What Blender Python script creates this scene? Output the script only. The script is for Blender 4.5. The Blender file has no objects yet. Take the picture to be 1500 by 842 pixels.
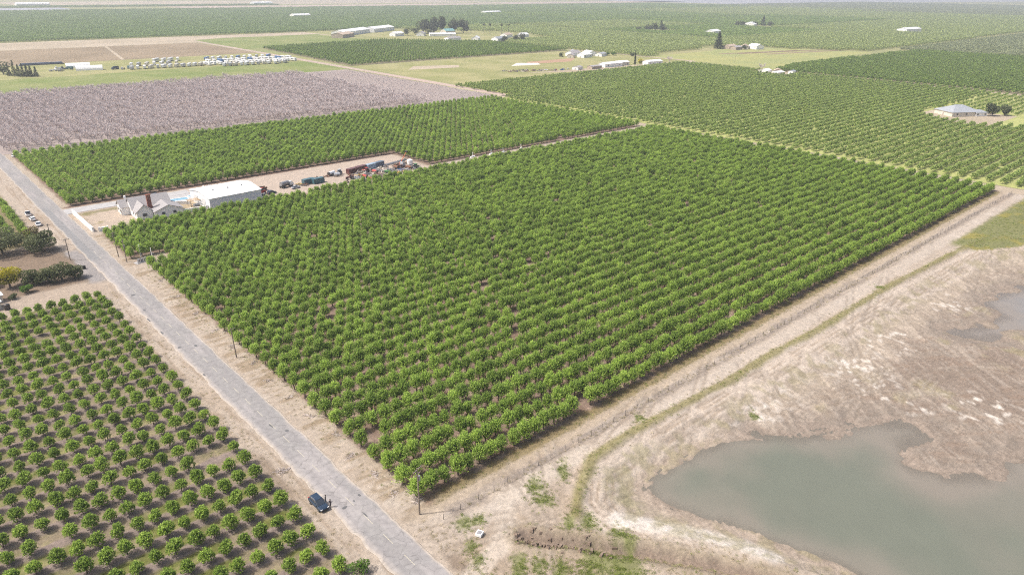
import bpy, math, random
import numpy as np
from mathutils import Matrix, Vector

R = math.radians
SC = bpy.context.scene
COL = SC.collection
# ------------------------------------------------------------------ camera, sky, sun, exposure
CAM_H, FPX, PITCH, ROLL, YAW = 90.0, 1035.93, 0.4031347, -0.0096987, 0.7380396
cam_d = bpy.data.cameras.new('camera')
cam_d.sensor_width = 36.0
cam_d.lens = 36.0 * FPX / 1500.0
cam_d.clip_start, cam_d.clip_end = 1.0, 60000.0
cam = bpy.data.objects.new('camera', cam_d)
COL.objects.link(cam)
v_right0 = Vector((math.cos(YAW), -math.sin(YAW), 0))
v_fwd = Vector((math.sin(YAW) * math.cos(PITCH), math.cos(YAW) * math.cos(PITCH), -math.sin(PITCH)))
v_up0 = v_right0.cross(v_fwd)
v_right = math.cos(ROLL) * v_right0 - math.sin(ROLL) * v_up0
v_up = math.sin(ROLL) * v_right0 + math.cos(ROLL) * v_up0
m = Matrix((v_right, v_up, -v_fwd)).transposed().to_4x4()
m.translation = (0, 0, CAM_H)
cam.matrix_world = m
SC.camera = cam

SUN_AZ, SUN_EL = R(-58), R(55)          # azimuth from +Y towards +X
world = bpy.data.worlds.new('World')
SC.world = world
world.use_nodes = True
wn = world.node_tree.nodes
sky = wn.new('ShaderNodeTexSky')
sky.sky_type = 'NISHITA'
sky.sun_disc = False
sky.sun_elevation, sky.sun_rotation = SUN_EL, SUN_AZ
sky.air_density, sky.dust_density, sky.ozone_density = 1.0, 6.0, 0.6
world.node_tree.links.new(sky.outputs[0], wn['Background'].inputs[0])
wn['Background'].inputs[1].default_value = 0.15
sun_d = bpy.data.lights.new('sun', 'SUN')
sun_d.energy, sun_d.angle, sun_d.color = 3.1, R(2.5), (1.0, 0.97, 0.925)
sun = bpy.data.objects.new('sun', sun_d)
COL.objects.link(sun)
to_sun = Vector((math.sin(SUN_AZ) * math.cos(SUN_EL), math.cos(SUN_AZ) * math.cos(SUN_EL), math.sin(SUN_EL)))
sun.rotation_euler = to_sun.to_track_quat('Z', 'Y').to_euler()
vs = SC.view_settings
vs.view_transform, vs.look, vs.exposure, vs.gamma = 'Standard', 'None', 0.36, 1.0
vs.use_curve_mapping = False
cy = SC.cycles
cy.max_bounces, cy.diffuse_bounces, cy.glossy_bounces = 6, 4, 2
cy.transmission_bounces, cy.transparent_max_bounces, cy.volume_bounces = 3, 4, 0
cy.use_denoising = False
cy.pixel_filter_type = 'BLACKMAN_HARRIS'
cy.filter_width = 1.1
cy.caustics_reflective = cy.caustics_refractive = False


# ------------------------------------------------------------------ helpers
def tag(o, label=None, cat=None, group=None, kind=None):
    if label: o['label'] = label
    if cat: o['category'] = cat
    if group: o['group'] = group
    if kind: o['kind'] = kind
    return o


def link(o, parent=None):
    COL.objects.link(o)
    if parent is not None: o.parent = parent
    return o


def empty(name, loc=(0, 0, 0), rz=0, sc=1, label=None, cat=None, group=None):
    o = bpy.data.objects.new(name, None)
    o.empty_display_size = 0.5
    o.location, o.rotation_euler = loc, (0, 0, rz)
    o.scale = (sc, sc, sc) if not isinstance(sc, tuple) else sc
    COL.objects.link(o)
    return tag(o, label, cat, group)


def copy_thing(src, loc, rz=0, sc=1, label=None, group=None):
    def cp(o, par):
        c = o.copy(); COL.objects.link(c); c.parent = par
        for ch in o.children: cp(ch, c)
        return c
    c = cp(src, None)
    c.location, c.rotation_euler = loc, (0, 0, rz)
    c.scale = (sc, sc, sc) if not isinstance(sc, tuple) else sc
    return tag(c, label, None, group)


MATS = {}


def mat(name, col, rough=0.8, col2=None, scale=1.0, spec=0.2, bump=0.0, metal=0.0, detail=4.0):
    """procedural surface: base colour broken up by noise in object space"""
    if name in MATS: return MATS[name]
    m = bpy.data.materials.new(name); m.use_nodes = True
    nt = m.node_tree; b = nt.nodes['Principled BSDF']
    b.inputs['Roughness'].default_value = rough
    b.inputs['Specular IOR Level'].default_value = spec
    b.inputs['Metallic'].default_value = metal
    c2 = col2 or tuple(c * 0.8 for c in col)
    tc = nt.nodes.new('ShaderNodeTexCoord')
    nz = nt.nodes.new('ShaderNodeTexNoise')
    nz.inputs['Scale'].default_value, nz.inputs['Detail'].default_value = scale, detail
    nt.links.new(tc.outputs['Object'], nz.inputs['Vector'])
    rp = nt.nodes.new('ShaderNodeValToRGB')
    rp.color_ramp.elements[0].position, rp.color_ramp.elements[1].position = 0.35, 0.65
    rp.color_ramp.elements[0].color = (*c2, 1); rp.color_ramp.elements[1].color = (*col, 1)
    nt.links.new(nz.outputs[0], rp.inputs[0])
    nt.links.new(rp.outputs[0], b.inputs['Base Color'])
    if bump:
        bp = nt.nodes.new('ShaderNodeBump'); bp.inputs['Strength'].default_value = bump
        bp.inputs['Distance'].default_value = 0.1
        nt.links.new(nz.outputs[0], bp.inputs['Height']); nt.links.new(bp.outputs[0], b.inputs['Normal'])
    MATS[name] = m
    return m


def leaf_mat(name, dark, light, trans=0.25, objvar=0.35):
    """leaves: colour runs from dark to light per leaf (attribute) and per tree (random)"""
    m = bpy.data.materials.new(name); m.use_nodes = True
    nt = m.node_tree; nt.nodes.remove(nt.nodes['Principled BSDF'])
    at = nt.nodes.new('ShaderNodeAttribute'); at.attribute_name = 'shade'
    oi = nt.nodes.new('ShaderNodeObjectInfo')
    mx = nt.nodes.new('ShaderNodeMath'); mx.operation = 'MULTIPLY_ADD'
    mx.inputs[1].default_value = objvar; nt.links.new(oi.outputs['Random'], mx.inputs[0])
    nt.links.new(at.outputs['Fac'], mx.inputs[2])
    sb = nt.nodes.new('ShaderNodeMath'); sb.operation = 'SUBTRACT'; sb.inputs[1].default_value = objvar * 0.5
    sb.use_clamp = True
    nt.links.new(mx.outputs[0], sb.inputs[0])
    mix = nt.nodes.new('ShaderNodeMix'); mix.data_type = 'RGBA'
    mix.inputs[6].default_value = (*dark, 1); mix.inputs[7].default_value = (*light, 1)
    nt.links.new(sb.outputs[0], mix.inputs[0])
    d = nt.nodes.new('ShaderNodeBsdfPrincipled')
    d.inputs['Roughness'].default_value = 0.55; d.inputs['Specular IOR Level'].default_value = 0.25
    t = nt.nodes.new('ShaderNodeBsdfTranslucent')
    ms = nt.nodes.new('ShaderNodeMixShader'); ms.inputs[0].default_value = trans
    nt.links.new(mix.outputs[2], d.inputs['Base Color']); nt.links.new(mix.outputs[2], t.inputs['Color'])
    nt.links.new(d.outputs[0], ms.inputs[1]); nt.links.new(t.outputs[0], ms.inputs[2])
    nt.links.new(ms.outputs[0], nt.nodes['Material Output'].inputs['Surface'])
    MATS[name] = m
    return m


def mesh_np(name, V, F, material=None, shade=None, smooth=False):
    """V (n,3); F (k,4) or (k,3) int array"""
    V = np.asarray(V, dtype=np.float32); F = np.asarray(F, dtype=np.int32)
    me = bpy.data.meshes.new(name)
    n, k, c = len(V), len(F), F.shape[1]
    me.vertices.add(n); me.vertices.foreach_set('co', V.ravel())
    me.loops.add(k * c); me.loops.foreach_set('vertex_index', F.ravel())
    me.polygons.add(k)
    me.polygons.foreach_set('loop_start', np.arange(k, dtype=np.int32) * c)
    if smooth: me.polygons.foreach_set('use_smooth', np.ones(k, dtype=bool))
    me.update(calc_edges=True)
    if material: me.materials.append(material)
    if shade is not None:
        a = me.attributes.new('shade', 'FLOAT', 'POINT'); a.data.foreach_set('value', np.asarray(shade, dtype=np.float32))
    return me


class MB:
    """collects boxes, tubes and polygons into one mesh"""
    def __init__(s): s.v, s.f = [], []

    def poly(s, pts):
        i = len(s.v); s.v += [tuple(p) for p in pts]; s.f.append(tuple(range(i, i + len(pts)))); return s

    def hexa(s, b, t):
        i = len(s.v); s.v += [tuple(p) for p in b] + [tuple(p) for p in t]
        n = len(b)
        s.f.append(tuple(i + n - 1 - k for k in range(n))); s.f.append(tuple(i + n + k for k in range(n)))
        for k in range(n): s.f.append((i + k, i + (k + 1) % n, i + n + (k + 1) % n, i + n + k))
        return s

    def box(s, c, d, rz=0, taper=1.0):
        x, y, z = c; a, b, h = d[0] / 2, d[1] / 2, d[2] / 2
        cs, sn = math.cos(rz), math.sin(rz)
        def q(u, v, w): return (x + u * cs - v * sn, y + u * sn + v * cs, z + w)
        return s.hexa([q(-a, -b, -h), q(a, -b, -h), q(a, b, -h), q(-a, b, -h)],
                      [q(-a * taper, -b * taper, h), q(a * taper, -b * taper, h), q(a * taper, b * taper, h), q(-a * taper, b * taper, h)])

    def tube(s, p, q, r0, r1=None, n=6):
        r1 = r0 if r1 is None else r1
        p, q = Vector(p), Vector(q); d = (q - p)
        if d.length < 1e-6: return s
        d.normalize()
        a = d.orthogonal().normalized(); b = d.cross(a)
        ring = lambda c, r: [tuple(c + r * (math.cos(2 * math.pi * k / n) * a + math.sin(2 * math.pi * k / n) * b)) for k in range(n)]
        return s.hexa(ring(p, r0), ring(q, r1))

    def gable(s, L, W, h, rise, z0=0):
        """walls of a gabled building, ridge along x, centred"""
        a, b = L / 2, W / 2
        i = len(s.v)
        s.v += [(-a, -b, z0), (a, -b, z0), (a, b, z0), (-a, b, z0), (-a, -b, h), (a, -b, h), (a, b, h), (-a, b, h), (-a, 0, h + rise), (a, 0, h + rise)]
        for f in ((0, 1, 5, 4), (2, 3, 7, 6), (1, 2, 6, 9, 5), (3, 0, 4, 8, 7), (4, 5, 9, 8), (6, 7, 8, 9), (3, 2, 1, 0)): s.f.append(tuple(i + k for k in f))
        return s

    def gable_roof(s, L, W, h, rise, over=0.5, th=0.18):
        a, b = L / 2 + over, W / 2
        sl = rise / b; e = b + over; ze = h - over * sl
        for sg in (-1, 1):
            bt = [(-a, sg * e, ze + .03), (a, sg * e, ze + .03), (a, 0, h + rise + .03), (-a, 0, h + rise + .03)]
            if sg > 0: bt = bt[::-1]
            s.hexa(bt, [(x, y, z + th) for x, y, z in bt])
        return s

    def hip_roof(s, L, W, h, rise, over=0.6, th=0.15):
        a, b = L / 2 + over, W / 2 + over
        r = max(a - b, 0.3)
        i = len(s.v)
        s.v += [(-a, -b, h), (a, -b, h), (a, b, h), (-a, b, h), (-a, -b, h + th), (a, -b, h + th), (a, b, h + th), (-a, b, h + th), (-r, 0, h + th + rise), (r, 0, h + th + rise)]
        for f in ((3, 2, 1, 0), (0, 1, 5, 4), (1, 2, 6, 5), (2, 3, 7, 6), (3, 0, 4, 7), (4, 5, 9, 8), (5, 6, 9), (6, 7, 8, 9), (7, 4, 8)): s.f.append(tuple(i + k for k in f))
        return s

    def loft(s, st, ch=0.12):
        """rings across x: (x, half width, z0, z1)"""
        i0 = len(s.v)
        for x, w, z0, z1 in st:
            c = min(ch, (z1 - z0) * .35, w * .35)
            for y, z in ((-w + c, z0), (w - c, z0), (w, z0 + c), (w, z1 - c), (w - c, z1), (-w + c, z1), (-w, z1 - c), (-w, z0 + c)): s.v.append((x, y, z))
        n = len(st)
        for k in range(n - 1):
            for j in range(8): s.f.append((i0 + k * 8 + j, i0 + k * 8 + (j + 1) % 8, i0 + (k + 1) * 8 + (j + 1) % 8, i0 + (k + 1) * 8 + j))
        s.f.append(tuple(i0 + j for j in range(7, -1, -1))); s.f.append(tuple(i0 + (n - 1) * 8 + j for j in range(8)))
        return s

    def mesh(s, name, material, smooth=False):
        me = bpy.data.meshes.new(name); me.from_pydata(s.v, [], s.f); me.update()
        if smooth: me.polygons.foreach_set('use_smooth', [True] * len(me.polygons))
        me.materials.append(material); return me

    def build(s, name, material, parent=None, loc=None, rz=0, smooth=False):
        o = bpy.data.objects.new(name, s.mesh(name, material, smooth))
        if loc is not None: o.location = loc
        o.rotation_euler[2] = rz
        return link(o, parent)


def project(x, y, z=0.0):
    d = Vector((x, y, z - CAM_H)); zf = d.dot(v_fwd)
    if zf < 1: return None
    return (750 + FPX * d.dot(v_right) / zf, 421 - FPX * d.dot(v_up) / zf, zf)


def in_view(X, Y, Z=2.0, margin=120):
    X, Y = np.asarray(X, float), np.asarray(Y, float); dz = Z - CAM_H
    zf = X * v_fwd.x + Y * v_fwd.y + dz * v_fwd.z
    u = 750 + FPX * (X * v_right.x + Y * v_right.y + dz * v_right.z) / np.maximum(zf, 1)
    w = 421 - FPX * (X * v_up.x + Y * v_up.y + dz * v_up.z) / np.maximum(zf, 1)
    return (zf > 1) & (u > -margin) & (u < 1500 + margin) & (w < 842 + margin) & (w > -60), zf


def ordinal(n):
    return '%d%s' % (n, 'th' if 10 <= n % 100 <= 20 else {1: 'st', 2: 'nd', 3: 'rd'}.get(n % 10, 'th'))


rng = np.random.default_rng(7)
random.seed(7)
_lat = rng.random((256, 256))


def vnoise(x, y):
    xi, yi = np.floor(x).astype(int), np.floor(y).astype(int)
    fx, fy = x - xi, y - yi
    fx, fy = fx * fx * (3 - 2 * fx), fy * fy * (3 - 2 * fy)
    g = lambda a, b: _lat[a & 255, b & 255]
    return (g(xi, yi) * (1 - fx) + g(xi + 1, yi) * fx) * (1 - fy) + (g(xi, yi + 1) * (1 - fx) + g(xi + 1, yi + 1) * fx) * fy


def fbm(x, y, o=4):
    s, a, t = 0, 1, 0
    for k in range(o):
        s = s + a * vnoise(x * 2 ** k + 37.7 * k, y * 2 ** k + 11.3 * k); t += a; a *= .5
    return s / t


def inpoly(X, Y, P):
    r = np.zeros(X.shape, bool); n = len(P)
    for i in range(n):
        (x0, y0), (x1, y1) = P[i], P[(i + 1) % n]
        c = ((y0 > Y) != (y1 > Y)) & (X < (x1 - x0) * (Y - y0) / ((y1 - y0) or 1e-9) + x0)
        r ^= c
    return r


def dline(X, Y, P, closed=False):
    d = np.full(X.shape, 1e9); n = len(P)
    for i in range(n if closed else n - 1):
        (x0, y0), (x1, y1) = P[i], P[(i + 1) % n]
        dx, dy = x1 - x0, y1 - y0
        t = np.clip(((X - x0) * dx + (Y - y0) * dy) / (dx * dx + dy * dy + 1e-9), 0, 1)
        d = np.minimum(d, np.hypot(X - x0 - t * dx, Y - y0 - t * dy))
    return d


def ss(a, b, x):
    t = np.clip((x - a) / (b - a), 0, 1); return t * t * (3 - 2 * t)


# ------------------------------------------------------------------ geometry-node scatter (masses only)
def scatter(name, pts, rot, scl, idx, protos, label, cat, group=None, kind='stuff'):
    me = bpy.data.meshes.new(name)
    n = len(pts); me.vertices.add(n); me.vertices.foreach_set('co', np.asarray(pts, np.float32).ravel())
    for nm, tp, dat, key in (('rot', 'FLOAT_VECTOR', np.stack([np.zeros(n), np.zeros(n), rot], 1), 'vector'),
                             ('scl', 'FLOAT_VECTOR', np.asarray(scl), 'vector'), ('pick', 'INT', idx, 'value')):
        a = me.attributes.new(nm, tp, 'POINT')
        a.data.foreach_set(key, np.asarray(dat, np.int32 if tp == 'INT' else np.float32).ravel())
    o = link(bpy.data.objects.new(name, me))
    ng = bpy.data.node_groups.new(name, 'GeometryNodeTree')
    ng.interface.new_socket('Geometry', in_out='INPUT', socket_type='NodeSocketGeometry')
    ng.interface.new_socket('Geometry', in_out='OUTPUT', socket_type='NodeSocketGeometry')
    N, L = ng.nodes, ng.links
    gi, go = N.new('NodeGroupInput'), N.new('NodeGroupOutput')
    ip = N.new('GeometryNodeInstanceOnPoints'); ip.inputs['Pick Instance'].default_value = True
    jn = N.new('GeometryNodeJoinGeometry')
    for p in protos:
        oi = N.new('GeometryNodeObjectInfo'); oi.inputs['Object'].default_value = p
        g2 = N.new('GeometryNodeGeometryToInstance')
        L.new(oi.outputs['Geometry'], g2.inputs[0]); L.new(g2.outputs[0], jn.inputs[0])
    def at(nm, tp):
        a = N.new('GeometryNodeInputNamedAttribute'); a.data_type = tp; a.inputs['Name'].default_value = nm
        return a.outputs['Attribute']
    L.new(gi.outputs[0], ip.inputs['Points']); L.new(jn.outputs[0], ip.inputs['Instance'])
    L.new(at('rot', 'FLOAT_VECTOR'), ip.inputs['Rotation']); L.new(at('scl', 'FLOAT_VECTOR'), ip.inputs['Scale'])
    L.new(at('pick', 'INT'), ip.inputs['Instance Index'])
    L.new(ip.outputs[0], go.inputs[0])
    md = o.modifiers.new('scatter', 'NODES'); md.node_group = ng
    return tag(o, label, cat, group, kind)


def proto(name, *meshes):
    """an object that never enters the scene: one mesh joined from several, used by scatter()"""
    V, F, S, MI, ms = [], [], [], [], []
    off = 0
    me = bpy.data.meshes.new(name)
    for k, q in enumerate(meshes):
        n = len(q.vertices); c = np.zeros(n * 3, np.float32); q.vertices.foreach_get('co', c)
        V += c.reshape(-1, 3).tolist()
        F += [tuple(i + off for i in p.vertices) for p in q.polygons]; MI += [k] * len(q.polygons)
        a = q.attributes.get('shade'); s = np.full(n, .5, np.float32)
        if a: a.data.foreach_get('value', s)
        S += s.tolist(); off += n
        me.materials.append(q.materials[0])
    me.from_pydata(V, [], F); me.polygons.foreach_set('material_index', MI)
    a = me.attributes.new('shade', 'FLOAT', 'POINT'); a.data.foreach_set('value', S)
    me.update()
    return bpy.data.objects.new(name, me)


# ------------------------------------------------------------------ plants
def leaf_cards(C, D, size, aspect, r, shade):
    """quads centred C, long axis D (unit), random roll"""
    n = len(C)
    rv = r.normal(size=(n, 3)) * .9 + np.array([0, 0, .75]); W = np.cross(D, rv); W /= np.linalg.norm(W, axis=1, keepdims=True) + 1e-9
    l = (np.asarray(size) * np.ones(n))[:, None] * .5; w = l * aspect
    V = np.stack([C - D * l, C + W * w - D * l * .1, C + D * l, C - W * w - D * l * .1], 1).reshape(-1, 3)
    F = np.arange(n * 4).reshape(-1, 4)
    return V, F, np.repeat(shade, 4)


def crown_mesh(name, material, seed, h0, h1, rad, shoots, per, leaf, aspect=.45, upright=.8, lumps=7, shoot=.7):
    """orchard crown: leafy shoots growing out of a lumpy, vase shaped volume"""
    r = np.random.default_rng(seed)
    lc = np.zeros((lumps, 3)); a = np.arange(lumps) / lumps * 2 * np.pi + r.random() * 6
    lr = rad * r.uniform(.30, .56, lumps)
    lc[:, 0], lc[:, 1] = np.cos(a) * lr, np.sin(a) * lr
    lc[:, 2] = h0 + (h1 - h0) * r.uniform(.30, .62, lumps)
    lc[0] = (0, 0, h0 + (h1 - h0) * .66)
    k = r.integers(0, lumps, shoots)
    d = r.normal(size=(shoots, 3)); d /= np.linalg.norm(d, axis=1, keepdims=True)
    d[:, 2] = np.where(d[:, 2] < -.75, -d[:, 2], d[:, 2])
    rr = rad * .50 * r.uniform(.45, 1.0, shoots) ** .6
    B = lc[k] + d * rr[:, None] * np.array([1, 1, (h1 - h0) / rad * .78])
    g = d * .6 + np.array([0, 0, upright]) + r.normal(size=(shoots, 3)) * .30
    g /= np.linalg.norm(g, axis=1, keepdims=True)
    ln = shoot * r.uniform(.5, 1.2, shoots)
    C, D, S, Z = [], [], [], []
    for j in range(per):
        t = (j + .3) / per
        p = B + g * (ln * t)[:, None] + r.normal(size=(shoots, 3)) * .05
        dd = g * .35 + r.normal(size=(shoots, 3)) * np.array([.8, .8, .5]); dd /= np.linalg.norm(dd, axis=1, keepdims=True)
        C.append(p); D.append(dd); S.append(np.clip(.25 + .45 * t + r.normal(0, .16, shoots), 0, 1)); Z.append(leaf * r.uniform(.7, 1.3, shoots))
    C, D, S, Z = map(np.concatenate, (C, D, S, Z))
    C[:, 2] = np.maximum(C[:, 2], h0 + np.abs(r.normal(0, .12, len(C))))
    V, F, sh = leaf_cards(C, D, Z, aspect, r, S)
    return mesh_np(name, V, F, material, sh)


def trunk_mesh(name, material, seed, h, rad, r0=.13, limbs=5, lean=0.0):
    r = random.Random(seed); b = MB()
    top = Vector((r.uniform(-.1, .1) + lean, r.uniform(-.1, .1), h * .32))
    b.tube((0, 0, -.1), top, r0, r0 * .75, 6)
    for k in range(limbs):
        a = 2 * math.pi * (k + r.random() * .6) / limbs
        q = top + Vector((math.cos(a) * rad * .45, math.sin(a) * rad * .45, h * r.uniform(.25, .4)))
        b.tube(top - Vector((0, 0, .05)), q, r0 * .5, r0 * .25, 5)
        q2 = q + Vector((math.cos(a + r.uniform(-.6, .6)) * rad * .3, math.sin(a + r.uniform(-.6, .6)) * rad * .3, h * .2))
        b.tube(q, q2, r0 * .25, r0 * .08, 4)
    return b.mesh(name, material)


M_BARK = mat('orchard_bark', (.16, .125, .10), .9, (.09, .07, .055), 3, bump=.3)
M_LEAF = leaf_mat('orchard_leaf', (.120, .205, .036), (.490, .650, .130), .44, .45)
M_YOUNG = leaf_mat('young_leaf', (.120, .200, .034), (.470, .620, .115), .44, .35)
M_PALE = leaf_mat('pale_orchard_leaf', (.225, .300, .080), (.520, .635, .210), .45, .40)
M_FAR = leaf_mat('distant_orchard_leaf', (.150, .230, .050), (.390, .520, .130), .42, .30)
M_DARK = leaf_mat('dark_evergreen_leaf', (.040, .058, .022), (.150, .175, .075), .25, .3)
M_YELLOW = leaf_mat('yellow_green_leaf', (.17, .19, .015), (.66, .58, .05), .35, .2)
M_SHRUB = leaf_mat('bright_shrub_leaf', (.05, .11, .012), (.15, .27, .035), .3, .2)
M_TWIG = mat('dead_twig', (.70, .625, .60), .9, (.46, .40, .385), 1.5)
M_GRASS = leaf_mat('weed_blade', (.12, .17, .03), (.36, .42, .10), .35, .5)
M_DRY = leaf_mat('dry_weed_blade', (.28, .24, .13), (.55, .49, .30), .3, .5)

# ================================================================== THE SETTING
# ------------------------------------------------------------------ ground: one near sheet with relief, four far sheets around it
POND = [(97.0, 66.5), (102.6, 67.4), (110.1, 66.8), (125.3, 64.5), (136.3, 54.9), (146.2, 49.3), (151.9, 48.7), (162.0, 39.0), (158.0, 36.5), (150.0, 37.0), (144.0, 33.5), (146.5, 28.0), (154.0, 21.5), (162.0, 21.5), (166.6, 18.9), (182.5, -1.6), (190, -40), (118, -45), (104.2, 10.3), (106.0, 26.3), (106.0, 31.6), (103.2, 39.8), (102.0, 45.9), (98.8, 52.6), (96.8, 57.4), (96.3, 61.8)]
PUDDLE = [(252.7, 52.1), (274.7, 46.4), (290, 30.0), (245.0, 22.0), (235.7, 36.5), (229.6, 40.1), (222.1, 44.9), (219.9, 51.4), (230.1, 45.5), (244.6, 44.2)]
BASIN = [(88.8, 73.7), (94.4, 76.1), (103.2, 76.1), (121.4, 75.0), (149.9, 74.6), (183.1, 73.0), (230.1, 73.3), (264.2, 73.0), (298.5, 68.2), (317.8, 57.6), (394.5, 27.5), (420, -50), (95, -50), (100.5, 20.5), (99.4, 31.9), (94.5, 41.8), (84.8, 54.8), (81.1, 61.9), (83.1, 68.2)]
RIDGE = [(78.8, 68.6), (84.3, 72.8), (94.0, 78.0), (104.0, 78.7), (115.4, 78.2), (125.0, 77.7), (142.7, 76.6), (164.7, 76.7), (185.8, 75.4), (235.2, 75.4), (248.5, 74.6), (301.7, 71.7), (312.0, 70.0), (325.4, 59.7)]
TRACK = [(296.4, 65.4), (222.4, 70.2), (179.5, 71.3), (146.5, 72.6), (118.8, 73.2), (103.1, 74.2), (92.2, 73.3), (85.5, 68.3), (82.9, 61.9), (85.9, 55.7), (93, 44)]
GULLY = [(68.4, 71.3), (70.3, 67.6), (73.6, 64.2), (77.1, 59.3), (81.6, 53.9), (86.1, 47.2), (90.8, 39.6), (93.8, 31.5)]
GREENS = [(79.1, 79.5, 2.4, 1.6), (77.6, 76.0, 1.8, 2.0), (86.5, 79.2, 3, 1), (62.0, 80.4, 1.7, 1.4), (65.0, 79.6, 1.4, 1.2), (77.0, 68.3, 2.2, 1.2), (79.5, 66.0, 2.2, 1.4), (80.6, 60.0, 2.2, 1.6), (81.1, 57.6, 1.6, 1.4), (59.5, 75.4, 1.5, 1), (58.3, 72.1, 1.5, 1), (62.5, 66.3, 2.5, 1.4), (65.5, 64.5, 2.5, 1.4), (73.1, 57.4, 4.5, 2.6), (75.4, 53.3, 4, 3), (69.8, 57.5, 4, 2.2), (136.1, 65.6, 1.6, 1), (113.1, 80.9, 1.6, 1.2), (233, 77.2, 1.5, 1), (67, 61, 4, 1.4)]
WATER_Z = -2.2


def grid_axis(segs):
    out = [segs[0][0]]
    for a, b, st in segs:
        n = max(1, round((b - a) / st)); out += [a + (b - a) * (k + 1) / n for k in range(n)]
    return np.array(out)


GX0, GX1, GY0, GY1 = -70.0, 450.0, -60.0, 500.0
gx = grid_axis([(GX0, -20, 3), (-20, 0, 1.5), (0, 165, .6), (165, 270, .75), (270, GX1, 1.8)])
gy = grid_axis([(GY0, 0, 3), (0, 20, 1.2), (20, 130, .6), (130, 240, .75), (240, 360, 1.2), (360, GY1, 3)])
X, Y = np.meshgrid(gx, gy)
n1, n2, n3 = fbm(X / 22, Y / 22), fbm(X / 5 + 50, Y / 5), fbm(X / 1.6, Y / 1.6 + 80, 3)
jx, jy = X + (n2 - .5) * 2.6, Y + (n3 - .5) * 1.6 + (n2 - .5) * 1.6
SAND, PALE, SOIL = np.array((.50, .425, .345)), np.array((.64, .575, .50)), np.array((.285, .205, .16))
C = np.ones(X.shape + (3,)) * SAND
Z = (n2 - .5) * .10 + (n3 - .5) * .05


def lay(mask, col, amt=1.0):
    global C
    w = np.clip(mask * amt, 0, 1)[..., None]; C = C * (1 - w) + np.asarray(col) * w


def band(v, a, b, e=.8): return ss(a - e, a + e, v) * (1 - ss(b - e, b + e, v))


# sandy ground in general: lighter and browner drifts
lay(ss(.45, .75, n1), (.42, .335, .25), .6)
lay(ss(.55, .8, n2), PALE, .35)
# young orchard left of the road: berms under the rows, weedy middles
yo = band(jx, -200, 40.8, 1.2) * (1 - ss(234.5, 236.5, jy)) * ss(40, 60, Y)
ph = (Y - 90.6) / 5.45; fr = np.abs(ph - np.round(ph))
berm = 1 - ss(.17, .27, fr + (n3 - .5) * .12)
lay(yo, (.31, .255, .175))
lay(yo * (1 - berm) * ss(.40, .60, n2 * .6 + n1 * .45 - ss(20, 42, X) * .05), (.17, .19, .045), .9)
lay(yo * (1 - berm) * ss(.55, .72, n3), (.36, .325, .165), .5)
lay(yo * berm, (.30, .242, .212))
Z += yo * berm * .22
# verge between young orchard and road, with wheel ruts running along it
vg = band(X, 41, 46, .5)
lay(vg * ss(.5, .7, fbm(X / .7, Y / 9, 3)), (.36, .285, .21), .7)
lay(band(jx, 41.2, 43.6, .6) * band(Y, 108, 125, 3), (.27, .21, .155), .7)
# driveway and yard with brown litter left of the road
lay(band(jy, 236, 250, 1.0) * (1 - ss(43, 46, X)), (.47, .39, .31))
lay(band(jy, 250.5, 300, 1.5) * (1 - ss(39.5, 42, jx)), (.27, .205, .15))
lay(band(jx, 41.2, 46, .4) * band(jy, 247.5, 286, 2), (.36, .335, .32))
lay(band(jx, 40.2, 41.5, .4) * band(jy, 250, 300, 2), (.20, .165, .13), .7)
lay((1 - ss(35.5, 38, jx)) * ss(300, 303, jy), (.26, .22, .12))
# verge on the orchard side: pale sand, brown litter drifting out of the rows
rl = ss(.52, .68, fbm(X / 7, Y / 1.5, 3))
lay(band(X, 54, 62, .8) * rl * band(Y, 88, 300, 3), (.33, .255, .17), .75)
# green orchard floors
mo = band(jx, 60.2, 402, .9) * band(jy, 89.4, 301, .8)
mo = np.maximum(mo, band(jx, 57, 402, .9) * band(jy, 264, 301, .8)) * (1 - band(jx, 50, 68, 1) * band(jy, 249.5, 263.5, 1))
no = np.maximum(band(jx, 56, 404, .8) * band(jy, 348.8, 477, .8), band(jx, 221, 404, .8) * band(jy, 311, 352, .8))
lay(mo, SOIL + (n2[..., None] - .5) * .12)
lay(mo * ss(.55, .75, n3), (.40, .30, .235), .7)
lay(no, SOIL * .95)
lay(band(jy, 346.4, 348.8, .35) * band(X, 54, 222, 2), (.21, .135, .105))  # brown strip, with the back block's cast shadow painted into its colour
# yard, house plot and access way
lay(band(jx, 100, 219, 1) * band(jy, 303, 346, 1), (.545, .455, .375))
lay(band(jx, 56, 73, .7) * band(jy, 305.5, 334.5, .7), (.54, .45, .36))
lay(band(jx, 56.5, 62, 1) * band(jy, 307, 334, 1) * ss(.4, .6, n2), (.27, .235, .10), .8)
lay(band(jx, 58, 72, 1) * band(jy, 331, 334.5, .8), (.24, .22, .10), .8)
lay(band(jx, 73, 101, 1) * band(jy, 303, 322, 1), (.50, .41, .28))
lay(band(jx, 84, 93, 1) * band(jy, 304, 313, 1), (.22, .24, .08), .8)
# strip along the south side of the orchard: weeds, pale track, grey rutted track, sand
lay(band(jy, 88.0, 91.0, .7) * band(X, 62, 400, 3), (.27, .215, .095), .75)
lay(band(jy, 86.0, 88.1, .4) * band(X, 56, 410, 3), (.50, .415, .315), .8)
lay(band(jy, 82.6, 85.6, .5) * band(X, 62, 410, 3) * ss(.30, .55, fbm(X / 6, Y / .8, 3)), (.33, .28, .235), .85)
lay(band(jy, 77.8, 82.0, .8) * band(X, 60, 420, 3), PALE, .38)
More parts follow.
